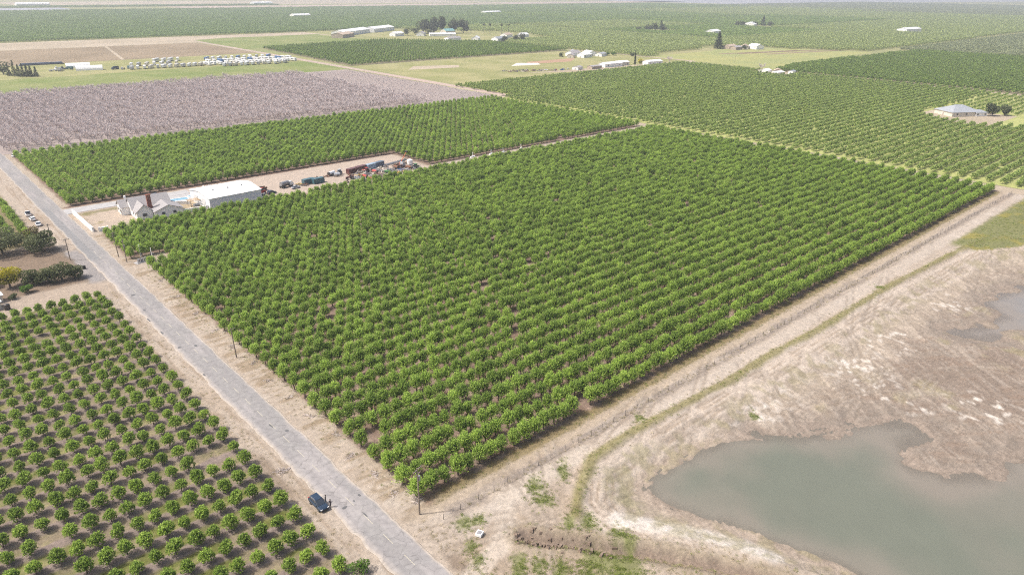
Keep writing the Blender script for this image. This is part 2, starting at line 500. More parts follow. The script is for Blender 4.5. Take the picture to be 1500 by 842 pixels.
# bottom corner: sandy pads with brown scuffs
lay(band(X, 54, 84, 1) * (1 - ss(74, 80, Y)) * ss(.45, .7, n2), (.36, .285, .205), .7)
lay((1 - ss(.5, 1.8, np.abs(X - 55.2 - (n3 - .5)))) * (1 - ss(74, 79, Y)), (.25, .195, .145), .8)
# pale access track swinging from the road corner to the orchard track
ac = dline(X, Y, [(55.4, 70.0), (62.0, 71.8), (66.5, 74.0), (69.3, 77.1), (72.0, 81.0), (80, 81.5), (95, 81)]) + (n2 - .5) * 1.6
lay(1 - ss(1.2, 2.6, ac), (.62, .545, .455), .8)
lay(1 - ss(1.2, 3.0, np.hypot(X - 59.5, Y - 84.5) + (n2 - .5) * 2), (.60, .52, .43), .6)
# the basin
ba = inpoly(jx, jy, BASIN); bd = dline(X, Y, BASIN, True); sd = np.where(ba, bd, -bd)
pin = inpoly(jx, jy, POND); pd = dline(X, Y, POND, True); pd = np.where(pin, -pd, pd)
qin = inpoly(jx, jy, PUDDLE); qd = dline(X, Y, PUDDLE, True); qd = np.where(qin, -qd, qd)
wd = np.minimum(pd, qd * 1.0)
wd = wd + (fbm(X / 6 + 90, Y / 6, 4) - .5) * 11 * ss(120, 134, X) * ss(-8, 0, wd) * (1 - ss(6, 16, wd))
slope = ss(0, 11, np.where(inpoly(X, Y, BASIN), bd, 0))
zb = -1.75 * slope
wt = ss(9, 0, np.maximum(wd, 0)) if False else 1 - ss(0, 9, np.maximum(wd, 0))
zb = zb * (1 - wt) + (-2.2 + np.clip(wd * .055, -.5, .5) + .01) * wt
zb = np.where(inpoly(X, Y, BASIN), zb, 0)
inb = ss(-1, 1.5, sd)
mud = np.array((.335, .278, .226))
lay(inb, (.455, .385, .305))
wx, wy = X * .6 + Y * .8, -X * .8 + Y * .6
streak = fbm(wx / 7, wy / 1.1, 4); streak2 = fbm(wx / 1.2 + 40, wy / 6, 4)
flat_ = inb * ss(8, 20, sd)
lay(flat_, mud)
lay(flat_ * ss(.52, .70, streak), (.47, .395, .32), .8)
lay(flat_ * ss(.50, .64, fbm(X / 16 + 5, Y / 16 + 3)), (.285, .225, .18), .7)
lay(flat_ * ss(.55, .70, streak2), (.30, .225, .17), .6)
lay(flat_ * ss(.54, .68, n2) * ss(.42, .58, n1), (.36, .32, .18), .5)
lay(flat_ * ss(.60, .72, fbm(wx / 9 + 3, wy / .8, 4)), (.50, .435, .365), .45)
cr = ss(.60, .70, fbm(X / 2.2, Y / 2.2 + 9, 4))
cr2 = ss(.50, .62, fbm(X / 1.8, Y / 1.8 + 9, 4))
for (sx, sy, sr) in ((133, 71, 15), (146, 67, 13), (158, 70, 10), (122, 73, 9), (172, 66, 10)):
    lay(inb * (1 - ss(sr * .3, sr, np.hypot(X - sx, Y - sy) + (n2 - .5) * 8)) * cr2, (.70, .635, .56), .75)
for (sx, sy, sr) in ((130, 71, 11), (138, 66, 9), (121, 74, 6), (196, 63, 12), (204, 58, 9), (178, 60, 12), (171, 54, 10), (169, 44, 9), (240, 62, 14), (180, 30, 12), (99, 69, 6)):
    lay(inb * (1 - ss(sr * .4, sr, np.hypot(X - sx, Y - sy))) * cr, (.76, .70, .62), .9)
tn = np.zeros(X.shape)
lay(inb * ss(.5, .7, fbm(wx / 5, wy / .9 + 20, 3)) * (1 - ss(14, 24, sd)), (.60, .51, .41), .6)
# wheel tracks round the rim
td = dline(X, Y, TRACK)
lay((1 - ss(3.5, 5.0, td + (n2 - .5) * 2)), (.62, .535, .445), .9)
tw = np.abs(np.abs(td - 1.4) - .6)
lay((1 - ss(.15, .5, tw)) * (1 - ss(3.2, 4, td)) * ss(.35, .55, n2), (.38, .30, .22), .7)
# wheel ruts of the earth movers, each a pair of grooves
tr_ = np.random.default_rng(77); RUT = np.zeros(X.shape)
for k in range(48):
    if k < 30: x0_, y0_ = tr_.uniform(115, 300), tr_.uniform(26, 72)
    elif k < 38: x0_, y0_ = tr_.uniform(84, 120), tr_.uniform(66, 80)
    else: x0_, y0_ = tr_.uniform(58, 86), tr_.uniform(58, 84)
    a0, cv = tr_.uniform(-.5, .5) + (.3 if k < 14 else 0 if k < 38 else tr_.uniform(0, 3.1)), tr_.normal(0, .02)
    P_ = []
    for q_ in range(14):
        P_.append((x0_, y0_)); x0_ += math.cos(a0) * 3.2; y0_ += math.sin(a0) * 3.2; a0 += cv * 3.2
    bx0, bx1 = min(p[0] for p in P_) - 4, max(p[0] for p in P_) + 4; by0, by1 = min(p[1] for p in P_) - 4, max(p[1] for p in P_) + 4
    c0, c1, r0_, r1_ = np.searchsorted(gx, bx0), np.searchsorted(gx, bx1), np.searchsorted(gy, by0), np.searchsorted(gy, by1)
    if c1 - c0 < 2 or r1_ - r0_ < 2: continue
    dd_ = dline(X[r0_:r1_, c0:c1], Y[r0_:r1_, c0:c1], P_)
    RUT[r0_:r1_, c0:c1] = np.maximum(RUT[r0_:r1_, c0:c1], 1 - ss(.12, .55, np.abs(dd_ - .95)))
RUT *= ss(-.2, .6, wd) * (1 - band(X, 44, 55, .5)) * (1 - ss(86.5, 88, Y))
lay(RUT * ss(.20, .5, n2), (.27, .22, .17), .5)
lay(np.roll(RUT, 1, 0) * ss(.4, .65, n2), (.56, .49, .41), .35)
# white sand sheet by the pond tip, shore rim, wet mud
lay(1 - ss(1.4, 3.2, dline(X, Y, [(84.5, 62.5), (88.5, 57.7), (92.7, 51.6), (96.0, 45.3), (97.6, 40.0)]) + (n3 - .5) * 1.5), (.80, .74, .66), .95)
lay(inb * (1 - ss(1, 9, wd + (n2 - .5) * 6)) * ss(118, 132, X), (.285, .245, .205), .75)
shore = (1 - ss(.2, 3.0, np.abs(wd - 1.3))) * inb
lay(shore, (.41, .33, .265), .5)
lay((1 - ss(-.5, 1.2, wd + (n3 - .5))) * inb, (.27, .225, .18), .6)
lay(band(sd, 3, 9, 2) * inb * ss(.5, .64, fbm(X / 2.5 + 31, Y / 2.5, 3)), (.36, .32, .19), .55)
lay(band(wd, 4, 9, 2) * inb * band(X, 70, 108, 3) * ss(.42, .6, n3), (.36, .33, .20), .6)
# low ridge with weeds
rd = dline(X, Y, RIDGE)
lay(1 - ss(.5, 1.8, rd + (n2 - .5) * 1.2), (.275, .25, .10), .8)
lay((1 - ss(.2, .5, np.abs(rd - .9))) * inb, (.20, .15, .09), .6)
# gully: eroded cut
gd = dline(X, Y, GULLY)
lay(1 - ss(2.0, 4.2, gd + (n2 - .5) * 2), (.36, .30, .215), .8)
lay(1 - ss(.8, 2.2, gd + (n3 - .5) * 1.5), (.30, .235, .19), .9)
for (ax, ay, ra, rb) in GREENS:
    e = np.hypot((X - ax) * .7 + (Y - ay) * .7, ((X - ax) * .7 - (Y - ay) * .7) * ra / rb) / ra
    lay((1 - ss(.35, 1.25, e + (n3 - .5) * 1.6 + (n2 - .5) * 1.2)), (.20, .235, .07), .7)
gm = (1 - ss(325, 345, Y * 0 + X * 0 + 330)) * 0
gr = band(jx, 298, 440, 4) * band(jy, 58, 77.5, 1.2) * ss(-.8, .2, -sd)
lay(gr, (.20, .22, .07), .85); lay(gr * ss(.55, .7, n2), (.33, .29, .08), .8)
# beyond the right edge of the parcel
lay(band(jx, 403, 413, .8) * band(jy, 78, 478, 2), (.50, .42, .32))
lay(band(jx, 414, 460, .8) * band(jy, 60, 520, 2), (.30, .29, .12))
Z += zb
Z += (1 - ss(0, 2.6, rd)) * .55 * (1 - ss(0, 6, sd))
Z -= (1 - ss(.5, 1.9, gd + (n2 - .5) * 1.2)) * 1.7 * band(Y, 30, 72, 3)
Z += band(gd + (n2 - .5) * 1.6, 2.0, 3.4, .7) * .45 * band(Y, 50, 72, 2)
Z += inb * (1 - ss(-.5, .5, -wd)) * ((streak - .5) * .28 + (streak2 - .5) * .16) * ss(.5, 4, wd)
Z -= (1 - ss(.1, .35, tw)) * (1 - ss(3.2, 4, td)) * .10
Z -= RUT * .12
rdm = band(X, 45.5, 53.5, .8)
Z = Z * (1 - rdm) + rdm * (-.03)
ed = np.minimum(np.minimum(X - GX0, GX1 - X), np.minimum(Y - GY0, GY1 - Y)); Z *= ss(0, 15, ed)
C *= (1 + (n3 - .5) * .22 + (fbm(X / .9, Y / .9, 2) - .5) * .16)[..., None]
C = np.clip(C * np.array((.705, .695, .69)), .02, .9)
ny, nx = X.shape
ii = np.arange(nx * ny).reshape(ny, nx)
F = np.stack([ii[:-1, :-1], ii[:-1, 1:], ii[1:, 1:], ii[1:, :-1]], -1).reshape(-1, 4)


def ground_height(x, y):
    i = np.clip(np.searchsorted(gx, x) - 1, 0, nx - 2); j = np.clip(np.searchsorted(gy, y) - 1, 0, ny - 2)
    return Z[j, i] if (np.all(x > GX0) and np.all(x < GX1)) else Z[j, i] * ((x > GX0) & (x < GX1) & (y > GY0) & (y < GY1))


def earth_material(name, attr=None, col=(.4, .33, .25), col2=(.3, .26, .15), big=.01):
    m = bpy.data.materials.new(name); m.use_nodes = True; nt = m.node_tree; b = nt.nodes['Principled BSDF']
    b.inputs['Roughness'].default_value = .95; b.inputs['Specular IOR Level'].default_value = .1
    tc = nt.nodes.new('ShaderNodeTexCoord')
    def noise(s, d=6, rough=.6):
        n = nt.nodes.new('ShaderNodeTexNoise'); n.inputs['Scale'].default_value = s; n.inputs['Detail'].default_value = d
        n.inputs['Roughness'].default_value = rough
        nt.links.new(tc.outputs['Object'], n.inputs['Vector']); return n.outputs[0]
    if attr:
        a = nt.nodes.new('ShaderNodeAttribute'); a.attribute_name = attr; src = a.outputs['Color']
    else:
        mx = nt.nodes.new('ShaderNodeMix'); mx.data_type = 'RGBA'
        rp = nt.nodes.new('ShaderNodeMapRange'); rp.inputs[1].default_value, rp.inputs[2].default_value = .4, .6
        nt.links.new(noise(big), rp.inputs[0]); nt.links.new(rp.outputs[0], mx.inputs[0])
        mx.inputs[6].default_value = (*col, 1); mx.inputs[7].default_value = (*col2, 1); src = mx.outputs[2]
    mr = nt.nodes.new('ShaderNodeMapRange'); fine = noise(1.1, 9, .72)
    nt.links.new(fine, mr.inputs[0]); mr.inputs[1].default_value, mr.inputs[2].default_value = .3, .7
    mr.inputs[3].default_value, mr.inputs[4].default_value = .74, 1.22
    if attr:
        mp = nt.nodes.new('ShaderNodeMapping'); mp.inputs['Rotation'].default_value = (0, 0, .93); mp.inputs['Scale'].default_value = (.30, .95, 1)
        nt.links.new(tc.outputs['Object'], mp.inputs[0])
        ns = nt.nodes.new('ShaderNodeTexNoise'); ns.inputs['Scale'].default_value = 1.0; ns.inputs['Detail'].default_value = 7; ns.inputs['Distortion'].default_value = 2.2
        nt.links.new(mp.outputs[0], ns.inputs['Vector'])
        ms = nt.nodes.new('ShaderNodeMapRange'); ms.inputs[1].default_value, ms.inputs[2].default_value, ms.inputs[3].default_value, ms.inputs[4].default_value = .34, .66, .88, 1.10
        nt.links.new(ns.outputs[0], ms.inputs[0])
        am = nt.nodes.new('ShaderNodeAttribute'); am.attribute_name = 'streak'
        mk = nt.nodes.new('ShaderNodeMix'); mk.data_type = 'FLOAT'; mk.inputs[2].default_value = 1.0
        nt.links.new(am.outputs['Fac'], mk.inputs[0]); nt.links.new(ms.outputs[0], mk.inputs[3])
        m0 = nt.nodes.new('ShaderNodeMix'); m0.data_type = 'RGBA'; m0.blend_type = 'MULTIPLY'; m0.inputs[0].default_value = 1
        nt.links.new(src, m0.inputs[6]); nt.links.new(mk.outputs[0], m0.inputs[7]); src = m0.outputs[2]
    mul = nt.nodes.new('ShaderNodeMix'); mul.data_type = 'RGBA'; mul.blend_type = 'MULTIPLY'; mul.inputs[0].default_value = 1
    nt.links.new(src, mul.inputs[6]); nt.links.new(mr.outputs[0], mul.inputs[7])
    nt.links.new(mul.outputs[2], b.inputs['Base Color'])
    bp = nt.nodes.new('ShaderNodeBump'); bp.inputs['Strength'].default_value = .55; bp.inputs['Distance'].default_value = .35
    nt.links.new(fine, bp.inputs['Height']); nt.links.new(bp.outputs[0], b.inputs['Normal'])
    MATS[name] = m
    return m


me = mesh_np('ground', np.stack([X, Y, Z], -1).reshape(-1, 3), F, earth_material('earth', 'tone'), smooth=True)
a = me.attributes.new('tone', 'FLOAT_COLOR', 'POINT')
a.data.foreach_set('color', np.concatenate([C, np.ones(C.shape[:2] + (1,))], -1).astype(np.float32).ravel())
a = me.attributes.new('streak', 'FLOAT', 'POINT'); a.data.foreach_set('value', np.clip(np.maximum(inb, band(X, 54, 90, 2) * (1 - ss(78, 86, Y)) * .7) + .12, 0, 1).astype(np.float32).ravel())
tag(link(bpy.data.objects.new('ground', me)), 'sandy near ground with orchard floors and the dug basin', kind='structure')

BIG = 30000.0
b = MB()
for x0, x1, y0, y1 in ((-BIG, BIG, GY1, BIG), (-BIG, BIG, -BIG, GY0), (-BIG, GX0, GY0, GY1), (GX1, BIG, GY0, GY1)):
    b.poly([(x0, y0, 0), (x1, y0, 0), (x1, y1, 0), (x0, y1, 0)])
tag(b.build('terrain', earth_material('far_earth', None, (.30, .28, .14), (.22, .235, .10), .004)), 'far flat farmland reaching the horizon', kind='structure')


def field(name, pts, material, z=.04, label=None):
    o = MB().poly([(x, y, z) for x, y in pts]).build(name, material)
    return tag(o, label, kind='structure')


def rect(x0, x1, y0, y1): return [(x0, y0), (x1, y0), (x1, y1), (x0, y1)]


# ------------------------------------------------------------------ water
def water_material():
    m = bpy.data.materials.new('murky_water'); m.use_nodes = True; nt = m.node_tree; b = nt.nodes['Principled BSDF']
    b.inputs['Roughness'].default_value = .2; b.inputs['IOR'].default_value = 1.33; b.inputs['Specular IOR Level'].default_value = .35
    at = nt.nodes.new('ShaderNodeAttribute'); at.attribute_name = 'tone'
    nt.links.new(at.outputs['Color'], b.inputs['Base Color'])
    tc = nt.nodes.new('ShaderNodeTexCoord')
    n = nt.nodes.new('ShaderNodeTexNoise'); n.inputs['Scale'].default_value = 1.3; n.inputs['Detail'].default_value = 3
    mp = nt.nodes.new('ShaderNodeMapping'); mp.inputs['Scale'].default_value = (1, 2.5, 1); mp.inputs['Rotation'].default_value = (0, 0, .7)
    nt.links.new(tc.outputs['Object'], mp.inputs[0]); nt.links.new(mp.outputs[0], n.inputs['Vector'])
    bp = nt.nodes.new('ShaderNodeBump'); bp.inputs['Strength'].default_value = .5; bp.inputs['Distance'].default_value = .06
    nt.links.new(n.outputs[0], bp.inputs['Height']); nt.links.new(bp.outputs[0], b.inputs['Normal'])
    ac = nt.nodes.new('ShaderNodeAttribute'); ac.attribute_name = 'clear'
    tr = nt.nodes.new('ShaderNodeBsdfTransparent'); mx = nt.nodes.new('ShaderNodeMixShader')
    nt.links.new(ac.outputs['Fac'], mx.inputs[0]); nt.links.new(b.outputs[0], mx.inputs[1]); nt.links.new(tr.outputs[0], mx.inputs[2])
    nt.links.new(mx.outputs[0], nt.nodes['Material Output'].inputs['Surface'])
    return m


M_WATER = water_material()


def water(name, x0, x1, y0, y1, poly, label, deep, shallow, step):
    ax, ay = np.arange(x0, x1 + .1, step), np.arange(y0, y1 + .1, step)
    U, W = np.meshgrid(ax, ay)
    d = np.where(inpoly(U, W, poly), -1, 1) * dline(U, W, poly, True)
    k = ss(-12, 0, d + (fbm(U / 9, W / 9) - .5) * 14) * .85
    k = np.clip(k + ss(118, 150, U + (fbm(U / 14, W / 14) - .5) * 50) * ss(-30, 5, -W + 30) * .5, 0, 1)[..., None]
    cc = np.array(deep) * (1 - k) + np.array(shallow) * k
    cc *= (1 + (fbm(U / 4, W / 4) - .5) * .10)[..., None]
    q = np.arange(U.size).reshape(U.shape)
    Fq = np.stack([q[:-1, :-1], q[:-1, 1:], q[1:, 1:], q[1:, :-1]], -1)
    keep = (d[:-1, :-1] < 6)
    mw = mesh_np(name, np.stack([U, W, np.full(U.shape, WATER_Z)], -1).reshape(-1, 3), Fq[keep], M_WATER)
    t = mw.attributes.new('tone', 'FLOAT_COLOR', 'POINT')
    t.data.foreach_set('color', np.concatenate([cc, np.ones(cc.shape[:2] + (1,))], -1).astype(np.float32).ravel())
    t = mw.attributes.new('clear', 'FLOAT', 'POINT')
    t.data.foreach_set('value', (.36 * ss(-2.0 - 1.5 * ss(118, 135, U), .6, d + (fbm(U / 3, W / 3) - .5) * 3.5)).astype(np.float32).ravel())
    return tag(link(bpy.data.objects.new(name, mw)), label, kind='structure')


water('pond_water', 90, 200, -46, 72, POND, 'murky green grey pond water in the dug basin', (.140, .150, .118), (.205, .182, .150), 1.5)
water('puddle_water', 214, 294, 18, 58, PUDDLE, 'shallow pale puddle on the mud flat', (.215, .21, .205), (.23, .20, .17), 1.5)

# ------------------------------------------------------------------ road
rx, ry = grid_axis([(45.2, 46.8, .2), (46.8, 52.6, .5), (52.6, 53.8, .2)]), grid_axis([(40, 130, .6), (130, 300, 1.0), (300, 700, 4)])
U, W = np.meshgrid(rx, ry)
wob = (fbm(W / 3, W * 0, 3) - .5) * .9, (fbm(W / 3 + 70, W * 0 + 5, 3) - .5) * .8
el, er = 45.85 + wob[0], 53.2 + wob[1]
Ux = np.clip(U, el, er)
rn = fbm(U / 1.2, W / 5, 4); rn2 = fbm(U / 3 + 8, W / 14, 3)
rc = np.ones(U.shape + (3,)) * np.array((.258, .246, .238))
def rlay(msk, col, amt=1.0):
    global rc
    w = np.clip(msk * amt, 0, 1)[..., None]; rc = rc * (1 - w) + np.array(col) * w
rlay(ss(.45, .7, rn2), (.335, .31, .30), .7)
rlay(ss(.5, .75, rn), (.235, .22, .217), .5)
rlay(band(U, 45.6, 48.9, .15) * band(W, 270, 352, 1.5), (.205, .205, .205), .85)
rlay(band(U, 45.6, 47.0, .25) * band(W, 60, 270, 4), (.36, .325, .30), .5)
rlay(1 - ss(.15, .7, U - el - .1), (.48, .41, .33), .55); rlay(1 - ss(.15, .6, er - U), (.50, .42, .33), .6)
rlay(1 - ss(.2, .45, np.abs(U - 47.6)), (.22, .208, .207), .35); rlay(1 - ss(.2, .45, np.abs(U - 51.4)), (.22, .208, .207), .35)
q = np.arange(U.size).reshape(U.shape)
Fq = np.stack([q[:-1, :-1], q[:-1, 1:], q[1:, 1:], q[1:, :-1]], -1).reshape(-1, 4)


def road_material():
    m = bpy.data.materials.new('worn_asphalt'); m.use_nodes = True; nt = m.node_tree; b = nt.nodes['Principled BSDF']
    b.inputs['Roughness'].default_value = .85; b.inputs['Specular IOR Level'].default_value = .25
    at = nt.nodes.new('ShaderNodeAttribute'); at.attribute_name = 'tone'
    tc = nt.nodes.new('ShaderNodeTexCoord')
    nz = nt.nodes.new('ShaderNodeTexNoise'); nz.inputs['Scale'].default_value = .9; nz.inputs['Detail'].default_value = 8
    nt.links.new(tc.outputs['Object'], nz.inputs['Vector'])
    vm = nt.nodes.new('ShaderNodeVectorMath'); vm.operation = 'MULTIPLY_ADD'
    vm.inputs[1].default_value = (1.6, 1.6, 0)
    nt.links.new(nz.outputs['Color'], vm.inputs[0]); nt.links.new(tc.outputs['Object'], vm.inputs[2])
    vo = nt.nodes.new('ShaderNodeTexVoronoi'); vo.feature = 'DISTANCE_TO_EDGE'; vo.inputs['Scale'].default_value = .33
    nt.links.new(vm.outputs[0], vo.inputs['Vector'])
    cr = nt.nodes.new('ShaderNodeMapRange'); cr.inputs[1].default_value, cr.inputs[2].default_value = 0.0, .022
    cr.inputs[3].default_value, cr.inputs[4].default_value = .72, 1.0
    nt.links.new(vo.outputs['Distance'], cr.inputs[0])
    mr = nt.nodes.new('ShaderNodeMapRange'); mr.inputs[1].default_value, mr.inputs[2].default_value = .3, .7
    mr.inputs[3].default_value, mr.inputs[4].default_value = .86, 1.12
    nt.links.new(nz.outputs[0], mr.inputs[0])
    mm = nt.nodes.new('ShaderNodeMath'); mm.operation = 'MULTIPLY'
    nt.links.new(cr.outputs[0], mm.inputs[0]); nt.links.new(mr.outputs[0], mm.inputs[1])
    mul = nt.nodes.new('ShaderNodeMix'); mul.data_type = 'RGBA'; mul.blend_type = 'MULTIPLY'; mul.inputs[0].default_value = 1
    nt.links.new(at.outputs['Color'], mul.inputs[6]); nt.links.new(mm.outputs[0], mul.inputs[7])
    nt.links.new(mul.outputs[2], b.inputs['Base Color'])
    return m


mr_ = mesh_np('road', np.stack([Ux, W, np.full(U.shape, .03) + .06 * (1 - ((U - 49.5) / 4) ** 2)], -1).reshape(-1, 3), Fq, road_material())
t = mr_.attributes.new('tone', 'FLOAT_COLOR', 'POINT')
t.data.foreach_set('color', np.concatenate([rc, np.ones(rc.shape[:2] + (1,))], -1).astype(np.float32).ravel())
road = tag(link(bpy.data.objects.new('road', mr_)), 'worn grey asphalt country road with faded dashes', kind='structure')
M_PAINT = mat('faded_road_paint', (.50, .46, .35), .85, (.33, .31, .28), 2.5)
dash = MB().poly([(-.07, -1.55, 0), (.07, -1.55, 0), (.07, 1.55, 0), (-.07, 1.55, 0)]).mesh('lane_dash', M_PAINT)
for k in range(32):
    o = bpy.data.objects.new('lane_dash', dash); o.location = (49.65 + (-.0035 * k), 73.2 + 6.62 * k, .098); link(o, road)
M_TAR = mat('tar_patch', (.10, .10, .105), .9, (.15, .15, .15), 3)
for (px, py, pw, pl) in ((51.9, 100.0, .6, .9), (48.0, 98.7, 1.3, .9), (49.9, 94.5, .35, 2.2), (50.3, 99.2, .5, .5), (50.6, 182, .9, 1.8), (46.6, 165, .5, 1.6), (47.0, 184, .8, 1.0), (46.4, 196, .6, 2.4), (47.4, 215, .8, 1.2), (51.2, 129, .8, 1.2), (49.4, 133, .5, 2.0), (48.3, 229, 1.8, 1.0), (46.2, 207, .5, 3)):
    pts = [(px + pw * .5 * math.cos(q_) * random.uniform(.7, 1.1), py + pl * .5 * math.sin(q_) * random.uniform(.7, 1.1), .099) for q_ in np.arange(0, 6.2, .7)]
    MB().poly(pts).build('tar_patch', M_TAR, road)
# paved driveway and pool deck
M_CONC = mat('pale_concrete', (.40, .39, .385), .85, (.35, .34, .335), .35)
dv = MB()
for (x0, y0, x1, y1) in ((52.9, 336.2, 76, 344.4), (76, 336.6, 104, 343.8)): dv.hexa([(x0, y0, -.1), (x1, y0 + .3, -.1), (x1, y1, -.1), (x0, y1, -.1)], [(x0, y0, .10), (x1, y0 + .3, .10), (x1, y1, .10), (x0, y1, .10)])
tag(dv.build('driveway', M_CONC), 'pale concrete driveway from road past white house', kind='structure')

# ================================================================== ORCHARDS
NV = 6
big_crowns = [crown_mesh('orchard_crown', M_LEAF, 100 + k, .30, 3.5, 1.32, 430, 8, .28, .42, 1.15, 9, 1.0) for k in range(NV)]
big_trunks = [trunk_mesh('orchard_trunk', M_BARK, 200 + k, 4.0, 1.9, .15) for k in range(NV)]
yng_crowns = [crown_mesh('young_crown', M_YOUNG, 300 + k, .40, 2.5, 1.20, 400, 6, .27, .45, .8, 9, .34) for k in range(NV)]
yng_trunks = [trunk_mesh('young_trunk', M_BARK, 400 + k, 2.4, 1.1, .085, 4) for k in range(NV)]
big_protos = [proto('orchard_tree_form', big_trunks[k], big_crowns[k]) for k in range(NV)]
yng_protos = [proto('young_tree_form', yng_trunks[k], yng_crowns[k]) for k in range(NV)]
mid_protos = [proto('mid_tree_form', crown_mesh('mid_crown', M_LEAF, 500 + k, .9, 4.2, 1.7, 90, 4, .75, .5, .8, 7, .8)) for k in range(NV)]
pale_protos = [proto('pale_tree_form', crown_mesh('pale_crown', M_PALE, 600 + k, .5, 4.2, 1.55, 110, 4, .62, .5, .7, 7, .5)) for k in range(NV)]
far_protos = [proto('far_tree_form', crown_mesh('far_crown', M_FAR, 620 + k, .5, 4.4, 1.8, 80, 3, .85, .55, .7, 6, .5)) for k in range(4)]


def spread(pts, seed, s0=.88, s1=1.12):
    r = np.random.default_rng(seed); n = len(pts)
    s = r.uniform(s0, s1, n); z = s * r.uniform(.92, 1.1, n)
    return r.uniform(0, 6.28, n), np.stack([s, s, z], 1), r.integers(0, NV, n)


def plant(rows, crowns, trunks, protos, count, name, mk_label, cat, group, mass, mass_label, seed, s0, s1):
    """rows: list of (x, y, row number, number in row). The `count` nearest in view become things, the rest one mass"""
    A = np.array([(x, y, i, j) for x, y, i, j in rows])
    vis, zf = in_view(A[:, 0], A[:, 1], 2, 150)
    A, zf = A[vis], zf[vis]
    strict, _ = in_view(A[:, 0], A[:, 1], 2, -4)
    order = np.argsort(np.where(strict, zf, 1e9)); A = A[order]
    ground = ground_height(A[:, 0], A[:, 1])
    rt, sc, ix = spread(A, seed, s0, s1)
    n = min(count, len(A))
    for k in range(n):
        x, y, i, j = A[k]
        e = empty(name, (x, y, float(ground[k]) - .03), float(rt[k]), tuple(float(q) for q in sc[k]), mk_label(int(i), int(j)), cat, group)
        v = int(ix[k])
        link(bpy.data.objects.new('trunk', trunks[v]), e); link(bpy.data.objects.new('crown', crowns[v]), e)
    if len(A) > n:
        P = np.stack([A[n:, 0], A[n:, 1], ground[n:] - .03], 1)
        scatter(mass, P, rt[n:], sc[n:], ix[n:], protos, mass_label, 'orchard')


# young orchard left of the road
r = np.random.default_rng(11)
rows = []
for i in range(-1, 27):
    y = 90.6 + 5.45 * i
    for j in range(0, 40):
        x = 39.4 - 3.12 * j
        if r.random() < .012 or (i == 7 and j in (1, 2)) or (i == 3 and j == 11): continue
        rows.append((x + r.normal(0, .12), y + r.normal(0, .10), i + 2, j + 1))
plant(rows, yng_crowns, yng_trunks, yng_protos, 300, 'young_orchard_tree',
      lambda i, j: 'young leafy tree, %s from the roadside verge in %s row counted up from picture bottom' % (ordinal(j), ordinal(i)),
      'tree', 'young trees left of the road', 'young_orchard_mass', 'rows of young trees farther back left of the road', 12, .96, 1.20)
# green orchard right of the road
rows = []
for i in range(40):
    y = 92.3 + 5.2 * i
    x0 = 60.3 if y < 263 else 58.0
    if 249 < y < 263.8: x0 = 69.0
    j = 0
    for k in range(116):
        x = x0 + 3.05 * k
        if x > 400: break
        if r.random() < .012: continue
        j += 1
        rows.append((x + r.normal(0, .2), y + r.normal(0, .10), i + 1, j))
plant(rows, big_crowns, big_trunks, big_protos, 300, 'orchard_tree',
      lambda i, j: 'bushy green tree, %s from the road in %s row counted from the pond side' % (ordinal(j), ordinal(i)),
      'tree', 'trees of the big green orchard', 'orchard_mass', 'dense green orchard rows farther into the big block', 13, .94, 1.20)
# same orchard behind the house and yard
pts = []
for i in range(32):
    y = 313.5 + 5.2 * i
    if y > 474: break
    for k in range(90):
        x = 57.5 + 4.05 * k
        if x > 402: break
        if y < 349.5 and x < 222: continue
        if r.random() < .01: continue
        pts.append((x + r.normal(0, .12), y + r.normal(0, .12), 0))
for k in range(85): pts.append((58 + 4.05 * k + r.normal(0, .1), 350.6 + r.normal(0, .1), 0)) if 58 + 4.05 * k < 220 else None
rt, sc, ix = spread(pts, 14, .98, 1.22)
scatter('back_orchard_mass', pts, rt, sc, ix, big_protos, 'green orchard block behind the white house and yard', 'orchard')
# trees behind the white parked cars
n = 0
for i in range(13):
    for j in range(4):
        x, y = 34.2 - 4.6 * j, 305 + 6.0 * i
        if not in_view(x, y, 2, 0)[0]: continue
        n += 1
        e = empty('orchard_tree', (x + r.normal(0, .3), y + r.normal(0, .3), 0), r.uniform(0, 6), float(r.uniform(.95, 1.2)),
                  'leafy tree behind white parked cars, %s from road verge in %s row past the oaks' % (ordinal(j + 1), ordinal(i + 1)), 'tree', 'trees behind the parked cars')
        v = n % NV
        link(bpy.data.objects.new('trunk', big_trunks[v]), e); link(bpy.data.objects.new('crown', big_crowns[v]), e)


def block(name, x0, x1, y0, y1, dx, dy, protos, label, seed, holes=(), s0=.9, s1=1.15, along='x', zs=1.0, keep=None):
    r = np.random.default_rng(seed)
    ax, ay = np.arange(x0, x1, dx), np.arange(y0, y1, dy)
    U, W = np.meshgrid(ax, ay)
    U, W = (U + r.normal(0, .3, U.shape)).ravel(), (W + r.normal(0, .25, W.shape)).ravel()
    k = in_view(U, W, 3, 120)[0] & (r.random(U.shape) > .012)
    for h in holes: k &= ~inpoly(U, W, h)
    if keep is not None: k &= inpoly(U, W, keep)
    U, W = U[k], W[k]
    if len(U) == 0: return
    rt, sc, ix = spread(U, seed, s0, s1); sc[:, 2] *= zs
    return scatter(name, np.stack([U, W, np.zeros(len(U))], 1), rt, sc, ix % len(protos), protos, label, 'orchard')


